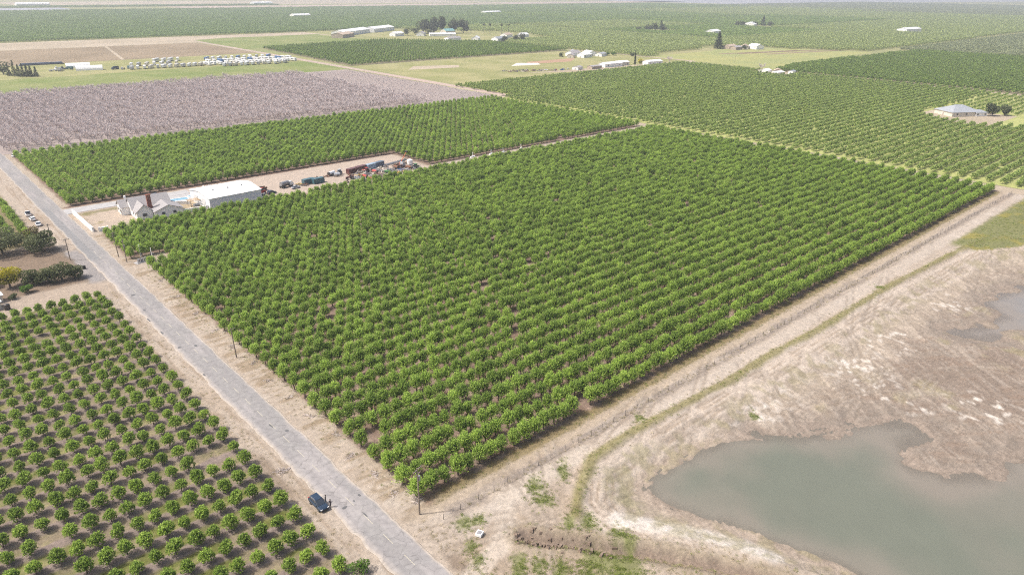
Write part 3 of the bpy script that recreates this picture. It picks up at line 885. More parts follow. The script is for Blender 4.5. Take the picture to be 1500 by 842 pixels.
# neighbouring orchards beyond the parcel
M_WEEDY = earth_material('weedy_floor', None, (.36, .37, .14), (.30, .315, .12), .06)
M_LITTER = earth_material('orchard_litter', None, (.20, .175, .115), (.24, .205, .12), .05)
HOUSE_R = [(596, 150), (665, 150), (665, 204), (628, 206), (600, 186)]
HOME = [(772, 400), (812, 400), (812, 446), (772, 446)]
field('orchard_floor', rect(414.5, 803, 30, 562), M_WEEDY, .05, 'weedy floor under the pale neighbouring orchard')
block('pale_orchard_mass', 418, 800, 40, 560, 3.0, 6.6, pale_protos, 'pale green hedge like rows beyond the far right edge', 21, (HOUSE_R, HOME, rect(610, 803, 60, 205), rect(415, 430, 475, 562)), .88, 1.08, zs=.80)
block('small_tree_mass', 668, 800, 60, 205, 4.0, 6.6, pale_protos, 'low vine like rows behind the grey roofed house', 22, (), .62, .78, zs=.85)
field('dark_orchard_floor', [(806, 40), (1262, 40), (1262, 440), (905, 456), (806, 438)], M_LITTER, .05, 'floor of the darker orchard past the house track')
block('dark_orchard_mass', 812, 1258, 60, 452, 4.2, 6.6, far_protos, 'darker green orchard past the dirt track', 23, (), .9, 1.1, keep=[(806, 40), (1262, 40), (1262, 440), (905, 456), (812, 436)])
field('mid_orchard_floor', [(446, 782), (822, 782), (828, 970), (700, 1108), (468, 1072)], M_LITTER, .05, 'floor of the middle orchard beyond the pasture')
block('middle_orchard_mass', 446, 830, 784, 1112, 4.4, 6.4, far_protos, 'green orchard block between pasture and farmstead', 24, (), .9, 1.1, keep=[(446, 782), (822, 782), (828, 970), (700, 1108), (468, 1072)])


def chunk_protos(material, seed, nx_, ny_, dx, dy, h0, h1, rad, shoots, leaf, nv=4):
    """a patch of small orchard trees used for far blocks"""
    out = []
    for v in range(nv):
        r = np.random.default_rng(seed + v); cs = []
        V, F, S, off = [], [], [], 0
        for i in range(nx_):
            for j in range(ny_):
                q = crown_mesh('patch', material, seed * 7 + v * 100 + i * 10 + j, h0, h1, rad, shoots, 1, leaf, .6, .5, 5, .6)
                c = np.zeros(len(q.vertices) * 3, np.float32); q.vertices.foreach_get('co', c); c = c.reshape(-1, 3) * r.uniform(.85, 1.15)
                c[:, 0] += (i - (nx_ - 1) / 2) * dx + r.normal(0, .3); c[:, 1] += (j - (ny_ - 1) / 2) * dy + r.normal(0, .3)
                s = np.zeros(len(q.vertices), np.float32); q.attributes['shade'].data.foreach_get('value', s)
                V.append(c); S.append(np.clip(s + r.normal(0, .12), 0, 1)); F.append(np.arange(len(c)).reshape(-1, 4) + off); off += len(c)
                bpy.data.meshes.remove(q)
        out.append(bpy.data.objects.new('orchard_patch_form', mesh_np('orchard_patch', np.concatenate(V), np.concatenate(F), material, np.concatenate(S))))
    return out


M_FAR2 = leaf_mat('far_pale_leaf', (.320, .385, .140), (.520, .595, .240), .44, .2)  # paler leaf tone for the far blocks
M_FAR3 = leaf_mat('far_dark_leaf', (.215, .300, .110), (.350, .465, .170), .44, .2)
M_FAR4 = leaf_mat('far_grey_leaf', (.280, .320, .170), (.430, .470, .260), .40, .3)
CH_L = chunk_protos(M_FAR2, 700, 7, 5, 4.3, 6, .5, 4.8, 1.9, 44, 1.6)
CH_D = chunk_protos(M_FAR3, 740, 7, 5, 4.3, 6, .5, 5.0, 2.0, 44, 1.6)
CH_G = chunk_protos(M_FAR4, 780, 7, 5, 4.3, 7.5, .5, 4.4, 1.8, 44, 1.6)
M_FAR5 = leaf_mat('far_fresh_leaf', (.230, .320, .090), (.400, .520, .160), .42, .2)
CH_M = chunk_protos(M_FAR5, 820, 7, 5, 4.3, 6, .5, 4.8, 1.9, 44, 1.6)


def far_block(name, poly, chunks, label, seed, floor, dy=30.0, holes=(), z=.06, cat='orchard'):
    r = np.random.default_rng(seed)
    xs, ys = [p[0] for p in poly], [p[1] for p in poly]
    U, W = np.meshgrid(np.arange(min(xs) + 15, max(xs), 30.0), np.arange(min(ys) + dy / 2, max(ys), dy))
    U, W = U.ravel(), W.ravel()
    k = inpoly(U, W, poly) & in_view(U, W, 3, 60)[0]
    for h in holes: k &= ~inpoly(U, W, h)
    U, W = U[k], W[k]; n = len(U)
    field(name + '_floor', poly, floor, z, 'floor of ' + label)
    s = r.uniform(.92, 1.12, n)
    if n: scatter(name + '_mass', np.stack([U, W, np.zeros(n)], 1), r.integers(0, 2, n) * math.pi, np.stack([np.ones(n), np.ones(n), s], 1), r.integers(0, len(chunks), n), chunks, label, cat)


M_FLOOR_F = earth_material('far_orchard_floor', None, (.23, .235, .10), (.27, .26, .12), .01)
M_TAN = earth_material('tan_stubble', None, (.34, .285, .205), (.41, .345, .26), .008)
M_PINK = earth_material('pinkish_ploughed', None, (.42, .33, .28), (.38, .31, .25), .006)
M_BROWN = earth_material('brown_vineyard', None, (.225, .175, .115), (.27, .21, .14), .012)
M_GREEN = earth_material('bright_grass', None, (.165, .205, .062), (.225, .24, .095), .02)
M_OLIVE = earth_material('olive_pasture', None, (.235, .240, .095), (.31, .29, .14), .02)
M_YEL = earth_material('yellow_field', None, (.32, .315, .125), (.27, .29, .12), .015)
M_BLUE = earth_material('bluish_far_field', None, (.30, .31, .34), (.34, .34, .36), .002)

FARM = [(690, 1112), (830, 975), (1010, 1000), (1060, 1180), (905, 1395), (690, 1395)]
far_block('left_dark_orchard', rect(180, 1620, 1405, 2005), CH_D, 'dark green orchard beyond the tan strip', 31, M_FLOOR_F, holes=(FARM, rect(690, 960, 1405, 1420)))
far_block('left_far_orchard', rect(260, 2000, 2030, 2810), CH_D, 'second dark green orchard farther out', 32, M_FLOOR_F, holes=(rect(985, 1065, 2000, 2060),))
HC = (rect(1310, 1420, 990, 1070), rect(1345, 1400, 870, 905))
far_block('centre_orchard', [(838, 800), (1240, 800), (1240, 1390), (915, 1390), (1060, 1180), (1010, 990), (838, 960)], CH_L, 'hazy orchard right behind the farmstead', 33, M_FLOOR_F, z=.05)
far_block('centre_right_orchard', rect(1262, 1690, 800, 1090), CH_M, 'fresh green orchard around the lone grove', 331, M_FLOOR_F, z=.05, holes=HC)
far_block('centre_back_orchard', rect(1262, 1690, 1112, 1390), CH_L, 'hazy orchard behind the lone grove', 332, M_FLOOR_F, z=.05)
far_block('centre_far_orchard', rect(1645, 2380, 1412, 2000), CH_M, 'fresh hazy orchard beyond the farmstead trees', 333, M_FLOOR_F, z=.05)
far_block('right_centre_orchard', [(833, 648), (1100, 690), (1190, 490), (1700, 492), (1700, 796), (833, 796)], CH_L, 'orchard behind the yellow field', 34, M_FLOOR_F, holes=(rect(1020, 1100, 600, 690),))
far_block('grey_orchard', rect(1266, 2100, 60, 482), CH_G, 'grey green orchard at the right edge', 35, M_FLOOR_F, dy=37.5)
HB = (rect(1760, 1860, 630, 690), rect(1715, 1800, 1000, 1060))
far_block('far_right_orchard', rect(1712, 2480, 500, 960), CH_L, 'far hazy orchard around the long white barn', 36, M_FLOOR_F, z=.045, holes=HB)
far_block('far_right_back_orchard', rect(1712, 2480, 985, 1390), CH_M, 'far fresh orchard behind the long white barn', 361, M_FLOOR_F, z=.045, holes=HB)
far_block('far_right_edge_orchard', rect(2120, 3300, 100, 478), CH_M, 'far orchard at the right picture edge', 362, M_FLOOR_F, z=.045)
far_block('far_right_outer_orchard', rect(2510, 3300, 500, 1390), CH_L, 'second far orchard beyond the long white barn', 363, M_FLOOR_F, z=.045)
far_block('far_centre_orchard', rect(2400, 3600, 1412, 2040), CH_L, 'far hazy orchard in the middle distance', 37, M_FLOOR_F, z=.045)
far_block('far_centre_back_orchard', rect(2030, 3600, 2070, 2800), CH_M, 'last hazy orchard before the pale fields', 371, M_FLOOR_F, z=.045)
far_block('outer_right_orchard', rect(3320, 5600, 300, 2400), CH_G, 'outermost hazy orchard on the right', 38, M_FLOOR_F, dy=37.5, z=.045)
far_block('outer_left_orchard', rect(300, 1500, 3200, 3330), CH_D, 'thin dark orchard strip near the horizon', 39, M_FLOOR_F)
field('stubble_field', rect(1000, 2600, 2840, 3180), M_PINK, .06, 'pinkish bare field near the horizon')
field('stubble_field', rect(560, 2900, 3360, 4100), M_TAN, .05, 'tan bare field near the horizon')
field('plastic_field', rect(300, 640, 2840, 3190), M_BLUE, .06, 'bluish grey field at the far left')
field('stubble_field', rect(2700, 4300, 2990, 3300), M_PINK, .05, 'pinkish strip near the horizon centre')
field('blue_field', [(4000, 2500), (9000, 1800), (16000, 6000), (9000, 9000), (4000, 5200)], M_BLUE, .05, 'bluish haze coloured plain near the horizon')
# patchwork left and centre
field('bare_orchard_floor', rect(52, 424, 484, 752), mat('grey_brown_litter', (.25, .21, .195), .95, (.32, .27, .245), .3), .06, 'grey brown floor under the bare trees')
field('grass_strip', rect(60, 430, 752, 868), M_GREEN, .06, 'bright grass strip behind the bare orchard')
field('storage_yard', rect(60, 452, 868, 1012), M_OLIVE, .06, 'weedy storage yard full of parked trailers')
field('brown_field', rect(60, 432, 1014, 1242), M_BROWN, .06, 'brown dormant vineyard behind the storage yard')
field('brown_field_lane', [(258, 1014), (262, 1014), (300, 1242), (296, 1242)], M_TAN, .09, 'pale lane crossing the brown vineyard')
field('tan_strip', rect(100, 700, 1244, 1400), M_TAN, .05, 'tan strip in front of dark orchard')
field('bright_field', [(440, 1080), (695, 1112), (690, 1392), (450, 1300)], M_GREEN, .07, 'bright green field beside the farmstead')
field('bright_field_patch', [(455, 1320), (690, 1394), (700, 1330)], M_TAN, .09, 'tan patch at the bright field corner')
field('pasture', [(444, 548), (832, 566), (828, 776), (444, 776)], M_OLIVE, .06, 'olive pasture around the houses')
field('red_soil_patch', [(628, 668), (700, 660), (740, 690), (650, 690)], mat('red_soil', (.38, .24, .16), .95, (.33, .22, .14), .05), .09, 'reddish soil patch in the pasture')
field('white_sand_patch', [(600, 665), (640, 655), (652, 672), (630, 688)], mat('white_sand', (.68, .63, .54), .95, (.6, .55, .47), .05), .10, 'white sand patch in the pasture')
field('sand_patch', [(478, 705), (540, 690), (556, 712), (505, 735)], M_TAN, .09, 'sandy bare patch in the pasture')
field('yellow_field', [(834, 566), (826, 446), (904, 458), (1186, 478), (1100, 684), (1000, 645), (834, 645)], M_YEL, .06, 'yellow green field past the cypress')
for k, (x0, y0, x1, y1) in enumerate(((960, 600, 1120, 560), (985, 585, 1165, 540), (1010, 555, 1180, 520))):
    field('ploughed_strip', [(x0, y0), (x1, y1), (x1, y1 + 12), (x0, y0 + 10)], M_BROWN, .09, '%s ploughed brown strip in yellow field' % ordinal(k + 1))
field('dirt_lane', [(425, 478), (436, 478), (446, 1250), (436, 1250)], M_PINK, .10, 'dirt lane running between bare orchard and pasture')
field('dirt_lane', [(803, 40), (811, 40), (811, 560), (803, 560)], M_TAN, .10, 'dirt lane beside the dark orchard')
field('dirt_lane', [(832, 566), (840, 566), (840, 795), (832, 795)], M_TAN, .10, 'dirt lane beside the yellow field')
field('dirt_lane', rect(404, 427, 476, 486), M_TAN, .10, 'dirt lane at far parcel corner')
field('barn_lane', [(660, 556), (830, 556), (830, 572), (560, 600)], M_TAN, .08, 'pale ground under the white sheds')
field('house_plot', HOUSE_R, M_TAN, .08, 'bare plot around the grey roofed house')
field('home_plot', HOME, M_TAN, .08, 'bare plot around the small homestead')
field('farm_plot', FARM, M_OLIVE, .04, 'farmstead plot with tall trees')

# ------------------------------------------------------------------ bare orchard
def bare_mesh(name, seed, h=7.0, rad=3.3, n1=7, n2=7, n3=8):
    r = random.Random(seed); V, F = [], []
    def strip(p, q, w0, w1):
        d = (q - p).normalized(); a = d.orthogonal().normalized()
        a = Matrix.Rotation(r.uniform(0, 6.28), 3, d) @ a
        i = len(V)
        V.extend([p - a * w0, p + a * w0, q + a * w1, q - a * w1]); F.append((i, i + 1, i + 2, i + 3))
    top = Vector((r.uniform(-.2, .2), r.uniform(-.2, .2), h * .22))
    for k in range(3): strip(Vector((0, 0, -.1)), top, .16, .13)
    for i in range(n1):
        a = 6.28 * (i + r.random()) / n1
        q = top + Vector((math.cos(a) * rad * .42, math.sin(a) * rad * .42, h * r.uniform(.28, .42)))
        strip(top, q, .10, .06); strip(top, q, .10, .06)
        for j in range(n2):
            a2 = a + r.uniform(-1.1, 1.1); s = r.uniform(.4, 1)
            p2 = top.lerp(q, s)
            q2 = p2 + Vector((math.cos(a2) * rad * .4, math.sin(a2) * rad * .4, h * r.uniform(.08, .28)))
            strip(p2, q2, .05, .03)
            for k in range(n3):
                a3 = a2 + r.uniform(-1.4, 1.4)
                p3 = p2.lerp(q2, r.uniform(.2, 1))
                q3 = p3 + Vector((math.cos(a3) * rad * .22, math.sin(a3) * rad * .22, h * r.uniform(.02, .17)))
                strip(p3, q3, .032, .018)
    return mesh_np(name, np.array([tuple(v) for v in V]), np.array(F), M_TWIG)


def bare_trunk(name, seed):
    b = MB(); b.tube((0, 0, -.1), (.05, 0, 1.7), .2, .15, 6); b.tube((.05, 0, 1.65), (.8, .4, 3.2), .12, .07, 5); b.tube((.05, 0, 1.65), (-.7, -.5, 3.4), .12, .07, 5)
    return b.mesh(name, M_TWIG)


bare_crowns = [bare_mesh('bare_crown', 800 + k) for k in range(5)]
bare_tr = [bare_trunk('bare_trunk', k) for k in range(5)]
bare_protos = [proto('bare_tree_form', bare_tr[k], bare_crowns[k]) for k in range(5)]
NV = 5
rows, low = [], []
for i in range(46):
    y = 490 + 5.4 * i
    j = 0
    for k in range(70):
        x = 56 + 5.4 * k
        if x > 420 or y > 738: break
        j += 1
        if r.random() < .05: continue
        if x > 352 + r.normal(0, 5): low.append((x + r.normal(0, .5), y + r.normal(0, .5), 0)); continue
        rows.append((x + r.normal(0, .9), y + r.normal(0, .9), i + 1, j))
_gh = ground_height
def ground_height(x, y): return np.zeros(np.shape(x))
plant(rows, bare_crowns, bare_tr, bare_protos, 300, 'bare_tree',
      lambda i, j: 'leafless grey tree, %s from the road in %s row behind the green orchard' % (ordinal(j), ordinal(i)),
      'tree', 'leafless grey trees behind the green orchard', 'bare_orchard_mass', 'leafless grey orchard farther back', 41, .82, 1.15)
ground_height = _gh
rt, sc, ix = spread(low, 43, .26, .38)
scatter('low_bare_mass', low, rt, sc, ix, bare_protos, 'low pruned leafless rows at the right end of bare orchard', 'orchard')
NV = 6

# ================================================================== BIG TREES AND SHRUBS
def lobed_crown(name, material, seed, h0, h1, rx, ry, n, leaf, lobes=9, tall=False):
    """broad tree crown: leaf clumps spread through overlapping uneven lobes"""
    r = np.random.default_rng(seed)
    H = h1 - h0
    lc = np.stack([r.uniform(-.55, .55, lobes) * rx, r.uniform(-.55, .55, lobes) * ry, h0 + H * r.uniform(.25, .75, lobes)], 1)
    if tall: lc[:, :2] *= (1.15 - (lc[:, 2:3] - h0) / H)
    lr = r.uniform(.32, .55, lobes)
    k = r.integers(0, lobes, n); d = r.normal(size=(n, 3)); d /= np.linalg.norm(d, axis=1, keepdims=True)
    rr = lr[k] * r.uniform(.55, 1.05, n) ** .5
    P = lc[k] + d * rr[:, None] * np.array([rx, ry, H * .55])
    P[:, 2] = np.clip(P[:, 2], h0 * .8, h1 * 1.03)
    D = d * .4 + r.normal(size=(n, 3)); D /= np.linalg.norm(D, axis=1, keepdims=True)
    lob = r.normal(0, .14, lobes)
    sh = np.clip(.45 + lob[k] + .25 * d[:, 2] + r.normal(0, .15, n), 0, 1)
    V, F, S = leaf_cards(P, D, leaf * r.uniform(.6, 1.4, n), .55, r, sh)
    return mesh_np(name, V, F, material, S)


def cone_crown(name, material, seed, h0, h1, rad, n, leaf):
    r = np.random.default_rng(seed)
    t = r.random(n) ** 1.5; a = r.uniform(0, 6.283, n); q = rad * (1 - t) ** .8 * (.7 + .3 * np.sin(t * 40 + a * 3)) * r.uniform(.55, 1.05, n)
    P = np.stack([np.cos(a) * q, np.sin(a) * q, h0 + (h1 - h0) * t], 1)
    D = np.stack([np.cos(a), np.sin(a), r.normal(.2, .5, n)], 1); D /= np.linalg.norm(D, axis=1, keepdims=True)
    V, F, S = leaf_cards(P, D, leaf * r.uniform(.7, 1.3, n), .5, r, np.clip(.4 + r.normal(0, .2, n), 0, 1))
    return mesh_np(name, V, F, material, S)


def big_tree(name, x, y, h, rx, ry, material, n, leaf, seed, label, cat='tree', group=None, h0=.12, lobes=9, r0=.35):
    e = empty(name, (x, y, 0), random.uniform(0, .6), 1, label, cat, group)
    tr = trunk_mesh('trunk', M_BARK, seed, h * .8, max(rx, ry), r0, 5)
    link(bpy.data.objects.new('trunk', tr), e)
    link(bpy.data.objects.new('crown', lobed_crown('crown', material, seed, h * h0, h, rx, ry, n, leaf, lobes)), e)
    return e


def conifer(name, x, y, h, rad, n, leaf, seed, label, group=None, material=None):
    e = empty(name, (x, y, 0), 0, 1, label, 'tree', group)
    MB().tube((0, 0, -.1), (0, 0, h * .9), h * .02 + .1, .05).build('trunk', M_BARK, e)
    link(bpy.data.objects.new('crown', cone_crown('crown', material or M_DARK, seed, h * .05, h, rad, n, leaf)), e)
    return e


# dark trees left of the road
M_OAK = leaf_mat('oak_leaf', (.065, .085, .030), (.225, .250, .110), .3, .4)
big_tree('oak_tree', 24.5, 298, 9.0, 8.2, 7.2, M_OAK, 5200, .6, 901, 'large dark oak at picture edge behind the second dark tree', group='dark trees left of the road', h0=.04)
big_tree('oak_tree', 35.6, 292.5, 8.2, 6.4, 6.0, M_OAK, 4200, .6, 902, 'rounded dark oak close beside the road', group='dark trees left of the road', h0=.04)
big_tree('scrub_tree', 35.0, 306, 6.0, 4.0, 4.0, leaf_mat('brown_olive_leaf', (.10, .085, .03), (.26, .22, .09), .2, .2), 1700, .5, 903, 'brownish olive tree between the oaks and parked cars', group='dark trees left of the road', h0=.04)
for k, (x, y, h, rx, ry, lb) in enumerate(((27.0, 258.6, 5.6, 3.6, 3.6, 'dark bushy tree next to the yellow green tree'), (31.0, 257.8, 6.0, 4.2, 4.0, 'dark bushy tree in middle of the hedge like row'), (34.6, 257.0, 5.8, 4.2, 4.0, 'grey green bushy tree second from road in the row'), (38.2, 256.0, 5.0, 3.4, 3.4, 'low dark bushy tree at road end of the row'))):
    big_tree('bushy_tree', x, y, h, rx, ry, M_OAK, 2600, .48, 910 + k, lb, group='dark hedge like row', h0=.04)
big_tree('yellow_tree', 20.8, 260.2, 7.6, 5.2, 4.8, M_YELLOW, 3400, .5, 920, 'bright yellow green tree beside red roofed building', h0=.1)
big_tree('green_shrub', 24.2, 252.6, 2.8, 2.4, 2.0, M_SHRUB, 1100, .38, 921, 'bright green shrub in front of the dark hedge row', 'shrub', h0=.02, r0=.12)
big_tree('dark_shrub', 20.2, 250.0, 1.8, 1.8, 1.4, M_DARK, 600, .35, 922, 'low dark shrub beside the dirt drive', 'shrub', h0=.02, r0=.1)
big_tree('olive_tree', 15.5, 276, 6.5, 4.2, 4.0, M_DARK, 1500, .5, 923, 'dark tree partly cut by the picture edge above yellow tree', h0=.05)
big_tree('roadside_shrub', 41.8, 83.0, 2.4, 2.2, 1.8, M_SHRUB, 900, .3, 924, 'leafy shrub at picture bottom beside the sandy verge', 'shrub', h0=.02, r0=.1)

# ================================================================== BUILDINGS
W_WHITE = mat('white_wall_paint', (.84, .835, .82), .7, (.80, .79, .77), .6)
W_CREAM = mat('cream_wall_paint', (.66, .61, .53), .8, (.60, .55, .47), .6)
W_TAN = mat('tan_wall_paint', (.45, .37, .29), .85, (.40, .33, .26), .6)
R_GREY = mat('grey_shingle', (.37, .35, .345), .9, (.29, .275, .275), 2.2, bump=.3)
R_SLATE = mat('blue_grey_shingle', (.34, .36, .39), .9, (.27, .29, .32), 2.0, bump=.3)
R_LIGHT = mat('pale_metal_roof', (.80, .80, .80), .5, (.70, .70, .70), .25)
R_RED = mat('red_tile_roof', (.40, .17, .11), .85, (.30, .13, .09), 1.5, bump=.3)
R_TAN = mat('tan_roof', (.50, .40, .31), .85, (.43, .34, .26), 1.2)
R_TEAL = mat('teal_metal_roof', (.22, .42, .42), .6, (.18, .36, .36), .4)
GLASS = mat('window_glass', (.05, .06, .075), .12, (.035, .045, .06), .5, spec=.6)
M_DOOR = mat('door_paint', (.30, .27, .25), .6, (.26, .235, .22), 1)
M_BRICK = mat('red_brick', (.28, .115, .085), .9, (.21, .085, .065), 3.5, bump=.3)
M_DKMET = mat('dark_metal', (.055, .055, .06), .5, (.10, .085, .075), 2, metal=.3)
M_STEEL = mat('grey_steel', (.36, .36, .37), .5, (.28, .27, .27), 1.5, metal=.3)
M_RUST = mat('rusty_steel', (.24, .12, .075), .9, (.16, .09, .06), 2.5)
M_WOOD = mat('weathered_wood', (.27, .22, .18), .9, (.19, .155, .125), 2.5, bump=.2)
M_TYRE = mat('tyre_rubber', (.025, .025, .027), .9, (.04, .038, .035), 3)


def building(name, x, y, L, W, h, rise, rz, wall, roof, label, cat='house', hip=False, doors=1, windows=4, group=None, z=0, roll_door=False):
    e = empty(name, (x, y, z), rz, 1, label, cat, group)
    if hip: MB().box((0, 0, h / 2), (L, W, h)).build('wall', wall, e); MB().hip_roof(L, W, h, rise).build('roof', roof, e)
    else: MB().gable(L, W, h, rise).build('wall', wall, e); MB().gable_roof(L, W, h, rise, .35).build('roof', roof, e)
    for k in range(windows):
        sd = (-1, 1)[k % 2]; px = (-.32 + .64 * ((k // 2) / max(1, (windows // 2) - 1))) * L if windows > 3 else 0
        w_ = MB().box((px, sd * (W / 2 + .02), h * .56), (min(1.5, L * .14), .08, h * .36)).build('window', wall if False else GLASS, e)
    for k in range(doors):
        dw = 4.0 if roll_door else 1.0; dh = min(h * .85, 4.2) if roll_door else 2.05
        d = MB().box((-L / 2 - .03, (k - (doors - 1) / 2) * dw * 1.4, dh / 2), (.1, dw, dh)).build('door', M_DOOR, e)
        MB().box((-L / 2 - .1, (k - (doors - 1) / 2) * dw * 1.4 + dw * .35, 1.0), (.08, .06, .14)).build('handle', M_DKMET, d)
    return e


# ---- the white house: two gabled wings, a lower garage wing, brick chimney
hs = empty('house', (79.5, 316.5, 0), R(-2), 1, 'white house with grey roofs and tall red brick chimney', 'house')
def wing(cx, cy, L, W, h, rise, rz, nm='wall', roof=R_GREY, wl=W_WHITE):
    a = MB().gable(L, W, h, rise).build(nm, wl, hs, (cx, cy, 0), rz)
    b_ = MB().gable_roof(L, W, h, rise, .45).build('roof', roof, hs, (cx, cy, 0), rz)
    return a
wing(1.0, 2.5, 15, 10.5, 3.4, 3.6, 0)
wing(-5.6, 6.4, 8.0, 7.0, 3.4, 2.3, 0)
wing(-3.4, -3.8, 8.4, 6.0, 3.3, 2.6, R(90))
wing(5.4, -5.0, 11.0, 11.0, 2.9, 2.1, R(90))
ch = MB().box((0, 0, 4.4), (1.6, 1.1, 8.8)).box((0, 0, 2.0), (2.1, 1.3, 4.0)).build('chimney', M_BRICK, hs, (-.15, -4.2, 0))
MB().box((0, 0, 8.9), (1.9, 1.4, .25)).build('chimney_cap', M_BRICK, ch)
for (wx_, wy_, ww, wh, face) in ((-3.4, -8.05, 1.6, 1.2, 'y'), (-9.66, 5.4, 1.4, 1.2, 'x'), (-9.66, 8.2, 1.0, 1.2, 'x'), (-6.45, -6.0, 1.2, 1.1, 'x'), (-6.45, -2.6, 1.2, 1.1, 'x'), (3.2, -10.55, 1.2, 1.1, 'y'), (7.6, -10.55, 1.2, 1.1, 'y')):
    w_ = MB().box((wx_, wy_, 1.75), (.1, ww, wh) if face == 'x' else (ww, .1, wh)).build('window', GLASS, hs)
    MB().box((wx_ - (.06 if face == 'x' else 0), wy_ - (.06 if face == 'y' else 0), 1.75 - wh / 2 - .06), (.14, ww + .2, .1) if face == 'x' else (ww + .2, .14, .1)).build('sill', W_WHITE, w_)
dr = MB().box((-9.66, 3.6, 1.1), (.1, 1.0, 2.1)).build('door', M_DOOR, hs)
MB().box((-9.74, 3.9, 1.1), (.08, .06, .15)).build('handle', M_DKMET, dr)
MB().box((-6.3, 9.0, 6.0), (.7, .7, 1.2)).build('roof_vent', W_WHITE, hs)
MB().box((4.8, 6.5, 6.1), (2.2, 1.6, .25), .3).build('solar_panel', GLASS, hs)
# ---- white metal barn
bn = empty('barn', (112.0, 314.8, 0), R(2.5), 1, 'long white metal barn with shallow pale roof', 'barn')
MB().gable(23.5, 21.0, 4.8, 1.5).build('wall', mat('barn_white_siding', (.72, .735, .76), .6, (.66, .675, .70), .4), bn)
rf = MB().gable_roof(23.5, 21.0, 4.8, 1.5, .3).build('roof', mat('barn_white_roof', (.80, .80, .79), .55, (.75, .75, .74), .3), bn)
for k in range(3): MB().tube((-6.5 + 6.5 * k, -2.6, 5.6), (-6.5 + 6.5 * k, -2.6, 6.7), .3).build('roof_vent', M_STEEL, rf)
for k in range(2):
    d = MB().box((-11.8, -4 + 8 * k, 1.9), (.1, 3.8, 3.7)).build('door', mat('barn_door', (.66, .66, .66), .6), bn)
    MB().box((-11.9, -2.6 + 8 * k, 1.0), (.1, .1, .25)).build('handle', M_DKMET, d)
MB().box((6.5, -10.56, 1.1), (9.0, .1, .9)).build('side_panel', W_WHITE, bn)
for k in range(11): MB().box((-11.0 + 2.2 * k, -10.53, 2.4), (.09, .07, 4.7)).build('siding_rib', MATS['barn_white_siding'], bn)
# ---- pool and deck
tag(MB().box((93.5, 330.0, .05), (18.5, 13.0, .16)).build('pool_deck', M_CONC), 'pale concrete deck around the swimming pool', kind='structure')
pl = empty('swimming_pool', (95.4, 329.0, .13), R(-6), 1, 'small blue rectangular swimming pool beside the barn', 'pool')
MB().box((0, 0, .02), (8.6, 4.0, .06)).build('pool_water', mat('pool_water', (.16, .34, .46), .08, (.20, .38, .48), .8, spec=.6), pl)
b = MB()
for (cx_, cy_, lx, ly) in ((0, 2.15, 9.2, .35), (0, -2.15, 9.2, .35), (4.45, 0, .35, 3.9), (-4.45, 0, .35, 3.9)): b.box((cx_, cy_, .06), (lx, ly, .16))
b.build('coping', W_WHITE, pl)
sp_ = empty('hot_tub', (101.6, 329.8, .13), 0, 1, 'white rimmed hot tub between pool and barn', 'hot tub')
MB().tube((0, 0, 0), (0, 0, .5), 1.5, 1.5, 14).build('tub_wall', W_WHITE, sp_); MB().tube((0, 0, .5), (0, 0, .53), 1.2, 1.2, 14).build('tub_water', MATS['pool_water'], sp_)
for k, (x, y) in enumerate(((89.2, 333.4), (91.6, 333.8))):
    e = empty('patio_table', (x, y, .13), 0, 1, '%s round dark patio table on the pool deck' % ('first' if k == 0 else 'second'), 'table', 'patio tables')
    MB().tube((0, 0, .68), (0, 0, .74), .8, .8, 12).build('table_top', M_DKMET, e); MB().tube((0, 0, 0), (0, 0, .7), .06).build('leg', M_DKMET, e)
gz = empty('pergola', (98.4, 315.2, 0), R(3), 1, 'wooden pergola with tan slatted roof near the barn', 'pergola')
for sx in (-2.6, 2.6):
    for sy in (-1.8, 1.8): MB().box((sx, sy, 1.3), (.18, .18, 2.6)).build('post', M_WOOD, gz)
for k in range(9): MB().box((-2.9 + .72 * k, 0, 2.72), (.3, 4.6, .12)).build('slat', mat('tan_timber', (.42, .29, .15), .85, (.34, .23, .12), 2), gz)
MB().box((0, -1.0, .55), (2.4, 1.2, .9)).build('bar_counter', M_SLATE if False else R_SLATE, gz)
big_tree('garden_shrub', 87.6, 319.8, 2.3, 2.2, 1.5, M_DARK, 700, .35, 930, 'dark clipped shrub behind the white house', 'shrub', h0=.02, r0=.1)
big_tree('garden_shrub', 92.0, 309.2, 1.5, 1.8, 1.0, M_SHRUB, 500, .3, 931, 'low green garden shrub between house and barn', 'shrub', h0=.02, r0=.08)
# ---- white boundary walls, yard fence pieces
def wall_run(x0, y0, x1, y1, h, th, label, cap=True):
    L = math.hypot(x1 - x0, y1 - y0); a_ = math.atan2(y1 - y0, x1 - x0)
    e = empty('boundary_wall', ((x0 + x1) / 2, (y0 + y1) / 2, 0), a_, 1, label, 'wall')
    MB().box((0, 0, h / 2 - .05), (L, th, h + .1)).build('wall_body', W_WHITE, e)
    if cap: MB().box((0, 0, h + .06), (L + .1, th + .16, .12)).build('coping', W_WHITE, e)
    for sx in (-1, 1): MB().box((sx * L / 2, 0, h / 2 + .1), (.6, .6, h + .3)).build('pillar', W_WHITE, e)
wall_run(55.2, 304.5, 55.0, 334.5, 1.7, .45, 'long white wall along the road in front of house')
wall_run(57.2, 303.2, 60.0, 302.6, 1.5, .4, 'short white wall end beside the orchard trees')
wall_run(86.5, 307.2, 100.2, 306.0, 1.6, .3, 'white wall joining house and barn')
wall_run(91.5, 322.8, 97.0, 319.0, 1.3, .25, 'low white garden wall below the pool')
